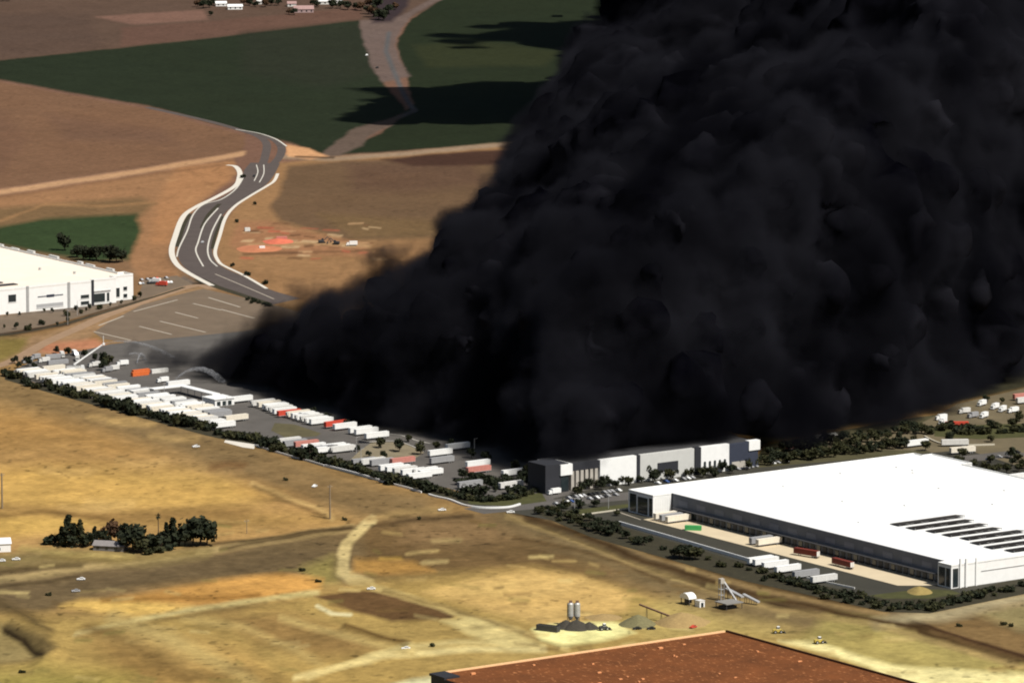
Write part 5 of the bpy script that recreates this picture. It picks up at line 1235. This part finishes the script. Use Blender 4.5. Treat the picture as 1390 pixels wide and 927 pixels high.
# ---------------------------------------------------------------- the smoke
def build_smoke():
    rnd = random.Random(7)
    base = [(230, 492), (330, 522), (420, 548), (560, 590), (650, 602), (720, 622), (756, 637), (985, 612), (1045, 608), (1240, 574), (1390, 514), (1700, 440)]
    top = [(230, 478), (300, 452), (355, 428), (400, 404), (440, 385), (500, 356), (525, 344), (560, 344), (600, 312), (640, 262), (664, 224), (680, 185), (712, 150), (748, 100), (760, 66), (795, 35), (815, 0), (900, -140), (1100, -300), (1700, -420)]
    foot = [(230, 492), (330, 524), (420, 552), (560, 594), (650, 606), (700, 628), (742, 667), (773, 664), (1040, 629), (1240, 572), (1390, 508), (1700, 440)]
    def ev(tab, x):
        for (a, b), (c, d) in zip(tab[:-1], tab[1:]):
            if a <= x <= c: return b + (d - b) * (x - a) / (c - a)
        return tab[0][1] if x < tab[0][0] else tab[-1][1]
    def xedge(py):
        for (p, q), (c, d) in zip(top[:-1], top[1:]):
            if min(q, d) <= py <= max(q, d) and q != d: return p + (c - p) * (py - q) / (d - q)
        return 230 if py > 478 else 900
    def place(px, py, rpx, dz=None):
        yb = ev(base, px); Zb = G(px, ev(foot, px)).y + 8
        t = max(0, yb - py); e = max(0, px - xedge(py))
        h = 12 + .09 * t + min(.30 * e, 150)
        Z = (CAM_H - h) * F_PX / (py - HORIZON)
        Z = max(Z, Zb + 6 + t * .35) + (rnd.uniform(-35, 45) if dz is None else dz)
        r = rpx * Z / F_PX
        Z = max(Z, Zb + r * .55)
        p = GD(px, py, Z)
        return p, r
    lumps = []
    x = 245.0
    while x < 1650:                                      # along the outline: smaller puffs
        yt, yb = ev(top, x), ev(base, x)
        th = yb - yt
        r = min(rnd.uniform(16, 34), max(8, th * .45))
        if x > 640: r = rnd.uniform(24, 46)
        slope = (ev(top, x + 8) - ev(top, x - 8)) / 16
        nx, ny = -slope, 1.0; q = math.hypot(nx, ny)
        lumps.append(place(x + -slope * r / q * 1.0, yt + r / q, r, rnd.uniform(-10, 30)))
        step = r * (.75 if abs(slope) < 1.2 else .3)
        x += max(4, step)
    x = 250.0
    while x < 1650:                                      # along the foot
        yt, yb = ev(top, x), ev(base, x)
        r = min(rnd.uniform(16, 30), max(12, (yb - yt) * .5))
        Z = G(x, ev(foot, x)).y + r * .45 * F_PX / 8000 + rnd.uniform(2, 14)
        lumps.append((GD(x, yb - r * rnd.uniform(.7, .95), Z), r * Z / F_PX))
        x += r * .8
    for k in range(1500):
        px = rnd.uniform(290, 1650); yt, yb = ev(top, px), ev(base, px)
        if yb - yt < 60: continue
        py = rnd.uniform(max(yt, -330), yb)
        r = rnd.choice([rnd.uniform(16, 30), rnd.uniform(24, 46), rnd.uniform(34, 62)]) * (1.1 if px > 800 else .8)
        r = min(r, (py - yt) * .75, (yb - py) * .95 + 4)
        if px < 830: r = min(r, .8 * max(0, px - 560) + 40)
        if r < 14: continue
        lumps.append(place(px, py, r))
    for k in range(150):                                 # the packed heart of it
        px = rnd.uniform(560, 1650); yt, yb = ev(top, px), ev(base, px)
        py = rnd.uniform(max(yt, -330) + 60, yb - 30)
        if py < yt + 50: continue
        e = min(py - yt, px - xedge(py), yb - py + 40)
        if e > 60: lumps.append(place(px, py, min(e * .8, 95), 70))
    for k in range(46):                                  # thin smoke creeping over the yard
        px = rnd.uniform(175, 330); r = rnd.uniform(9, 17); py = 488 + (px - 175) * .16 - r * rnd.uniform(.1, 1.4); Z = G(px, py + r).y
        lumps.append((GD(px, py, Z), r * Z / F_PX))
    for k in range(40):
        px = rnd.uniform(300, 720); r = rnd.uniform(10, 18); py = ev(base, px) + rnd.uniform(-6, 6) - r * .4; Z = G(px, ev(foot, px) + rnd.uniform(0, 10)).y
        lumps.append((GD(px, py, Z), r * Z / F_PX))
    for k in range(44):
        px = rnd.uniform(1040, 1420); r = rnd.uniform(10, 17); py = ev(base, px) + rnd.uniform(-4, 9) - r * .4; Z = G(px, ev(foot, px) + rnd.uniform(0, 12)).y
        lumps.append((GD(px, py, Z), r * Z / F_PX))
    for k in range(26):
        px = rnd.uniform(345, 640); r = rnd.uniform(9, 18); lumps.append(place(px, ev(top, px) - rnd.uniform(-4, 12), r, 10))
    for k in range(46):                                  # pouring from the roof of the burning warehouse
        w = rnd.uniform(-4, 134); r = rnd.uniform(8, 14); p = GB + U * rnd.uniform(-24, -9) + W * w; p.z = 15 + r * rnd.uniform(.3, .9); lumps.append((p, r))
    # unseen drift of the plume, lumps placed to throw shadow on the far fields
    for k in range(170):
        f = rnd.random() ** .7
        Y = rnd.uniform(4930, 5180) if k % 5 < 3 else rnd.uniform(5520, 5740)
        X0 = -30 if k % 5 < 3 else 70
        X = X0 + f * 420; r = 22 + 45 * min(1, f * 2.2) + rnd.uniform(-6, 10)
        z = max(CAM_H - 770 * Y / F_PX + r * 1.6, 215) + rnd.uniform(0, 60)
        lumps.append((Vector((X, Y + rnd.uniform(-30, 30) * f, z)), r * .8))
    def union(scale, grow, sub, voxel, name):
        use = [(p, r * scale + grow) for p, r in lumps if r * scale + grow > 4]
        bm = bmesh.new(); bmesh.ops.create_icosphere(bm, subdivisions=sub, radius=1.0)
        bv = np.array([v.co[:] for v in bm.verts]); bf = np.array([[v.index for v in f.verts] for f in bm.faces]); bm.free()
        vs = np.concatenate([bv * r + np.array(p) for p, r in use]); fs = np.concatenate([bf + i * len(bv) for i in range(len(use))])
        me = bpy.data.meshes.new(name + "_raw")
        me.vertices.add(len(vs)); me.vertices.foreach_set("co", vs.ravel())
        me.loops.add(fs.size); me.loops.foreach_set("vertex_index", fs.ravel().astype(np.int32))
        me.polygons.add(len(fs)); me.polygons.foreach_set("loop_start", np.arange(0, fs.size, 3, dtype=np.int32)); me.update(calc_edges=True)
        o = bpy.data.objects.new(name + "_raw", me); COL.objects.link(o)
        md = o.modifiers.new("r", 'REMESH'); md.mode = 'VOXEL'; md.voxel_size = voxel
        dg = bpy.context.evaluated_depsgraph_get()
        me2 = bpy.data.meshes.new_from_object(o.evaluated_get(dg)); me2.name = name
        bpy.data.objects.remove(o); bpy.data.meshes.remove(me)
        return me2
    core = union(1.0, -10, 2, 4.0, "smoke_plume")
    n = len(core.vertices); co = np.empty(n * 3); core.vertices.foreach_get("co", co); co = co.reshape(-1, 3)
    no = np.empty(n * 3); core.vertices.foreach_get("normal", no); no = no.reshape(-1, 3)
    def n3(f, seed): return vnoise3(co / f, seed) * 2 - 1
    d = 6 * n3(46, 1) + 15 * (.3 - abs(n3(26, 2))) + 11 * (.3 - abs(n3(13, 3)))
    co += no * d[:, None]
    core.vertices.foreach_set("co", co.ravel()); core.update()
    core.polygons.foreach_set("use_smooth", np.ones(len(core.polygons), bool))
    m = bpy.data.materials.new("soot_black_smoke"); m.use_nodes = True
    nt = m.node_tree; b = nt.nodes["Principled BSDF"]; b.inputs["Roughness"].default_value = 1; b.inputs["Specular IOR Level"].default_value = 0
    tc = nt.nodes.new("ShaderNodeTexCoord"); nz = nt.nodes.new("ShaderNodeTexNoise"); nz.inputs["Scale"].default_value = .012; nz.inputs["Detail"].default_value = 6
    cr = nt.nodes.new("ShaderNodeValToRGB"); cr.color_ramp.elements[0].color = (.0008, .0008, .0016, 1); cr.color_ramp.elements[1].color = (.0105, .0105, .0135, 1)
    cr.color_ramp.elements[0].position = .35; cr.color_ramp.elements[1].position = .7
    nt.links.new(tc.outputs["Object"], nz.inputs["Vector"]); nt.links.new(nz.outputs["Fac"], cr.inputs[0]); nt.links.new(cr.outputs[0], b.inputs["Base Color"])
    core.materials.clear(); core.materials.append(m)
    o = bpy.data.objects.new("smoke_plume", core); COL.objects.link(o)
    tag(o, "dense black smoke rolling off the burning warehouse and filling the sky to the right", "smoke", kind="stuff")
    veil = union(1.0, 10, 2, 5.0, "smoke_veil")
    m2 = bpy.data.materials.new("thin_smoke"); m2.use_nodes = True
    nt = m2.node_tree; nt.nodes.remove(nt.nodes["Principled BSDF"])
    pv = nt.nodes.new("ShaderNodeVolumePrincipled"); pv.inputs["Color"].default_value = (.030, .030, .040, 1); pv.inputs["Anisotropy"].default_value = 0.0
    # density: thick inside, thinning towards the rim, torn by noise
    N = nt.nodes.new; L = nt.links.new
    tc = N("ShaderNodeTexCoord"); nz = N("ShaderNodeTexNoise"); nz.inputs["Scale"].default_value = .03
    nz.inputs["Detail"].default_value = 4; nz.inputs["Roughness"].default_value = .6
    L(tc.outputs["Object"], nz.inputs["Vector"])
    nl = N("ShaderNodeTexNoise"); nl.inputs["Scale"].default_value = .0095; nl.inputs["Detail"].default_value = 2; L(tc.outputs["Object"], nl.inputs["Vector"])
    rl = N("ShaderNodeValToRGB"); rl.color_ramp.elements[0].position = .36; rl.color_ramp.elements[1].position = .66   # shaded hollows and lit puffs put into the smoke's tone
    rl.color_ramp.elements[0].color = (.007, .007, .010, 1); rl.color_ramp.elements[1].color = (.034, .034, .043, 1)
    L(nl.outputs["Fac"], rl.inputs[0]); L(rl.outputs[0], pv.inputs["Color"])
    at = N("ShaderNodeAttribute"); at.attribute_name = "density"
    m2n = N("ShaderNodeMapRange"); m2n.inputs["From Min"].default_value = .35; m2n.inputs["From Max"].default_value = .7; m2n.inputs["To Min"].default_value = -.75; m2n.inputs["To Max"].default_value = .0
    L(nz.outputs["Fac"], m2n.inputs["Value"])
    ad = N("ShaderNodeMath"); ad.operation = 'ADD'; ad.use_clamp = True
    mu = N("ShaderNodeMath"); mu.operation = 'MULTIPLY'; mu.inputs[1].default_value = .17
    L(at.outputs["Fac"], ad.inputs[0]); L(m2n.outputs[0], ad.inputs[1]); L(ad.outputs[0], mu.inputs[0]); L(mu.outputs[0], pv.inputs["Density"])
    pv.inputs["Density Attribute"].default_value = ""
    nt.links.new(pv.outputs[0], nt.nodes["Material Output"].inputs["Volume"])
    veil.materials.clear(); veil.materials.append(m2)
    v = bpy.data.objects.new("smoke_veil", veil); COL.objects.link(v); v.parent = o
    ng = bpy.data.node_groups.new("thin_out", 'GeometryNodeTree')
    ng.interface.new_socket("Geometry", in_out='INPUT', socket_type='NodeSocketGeometry'); ng.interface.new_socket("Geometry", in_out='OUTPUT', socket_type='NodeSocketGeometry')
    gi = ng.nodes.new("NodeGroupInput"); go = ng.nodes.new("NodeGroupOutput")
    mv = ng.nodes.new("GeometryNodeMeshToVolume"); mv.resolution_mode = 'VOXEL_SIZE'
    mv.inputs["Density"].default_value = 1.0; mv.inputs["Voxel Size"].default_value = 5.0; mv.inputs["Interior Band Width"].default_value = 22.0
    sm = ng.nodes.new("GeometryNodeSetMaterial"); sm.inputs["Material"].default_value = m2
    ng.links.new(gi.outputs[0], mv.inputs[0]); ng.links.new(mv.outputs[0], sm.inputs[0]); ng.links.new(sm.outputs[0], go.inputs[0])
    gm = v.modifiers.new("thin_out", 'NODES'); gm.node_group = ng
    print("SMOKE", len(lumps), n, len(veil.vertices))
build_smoke()
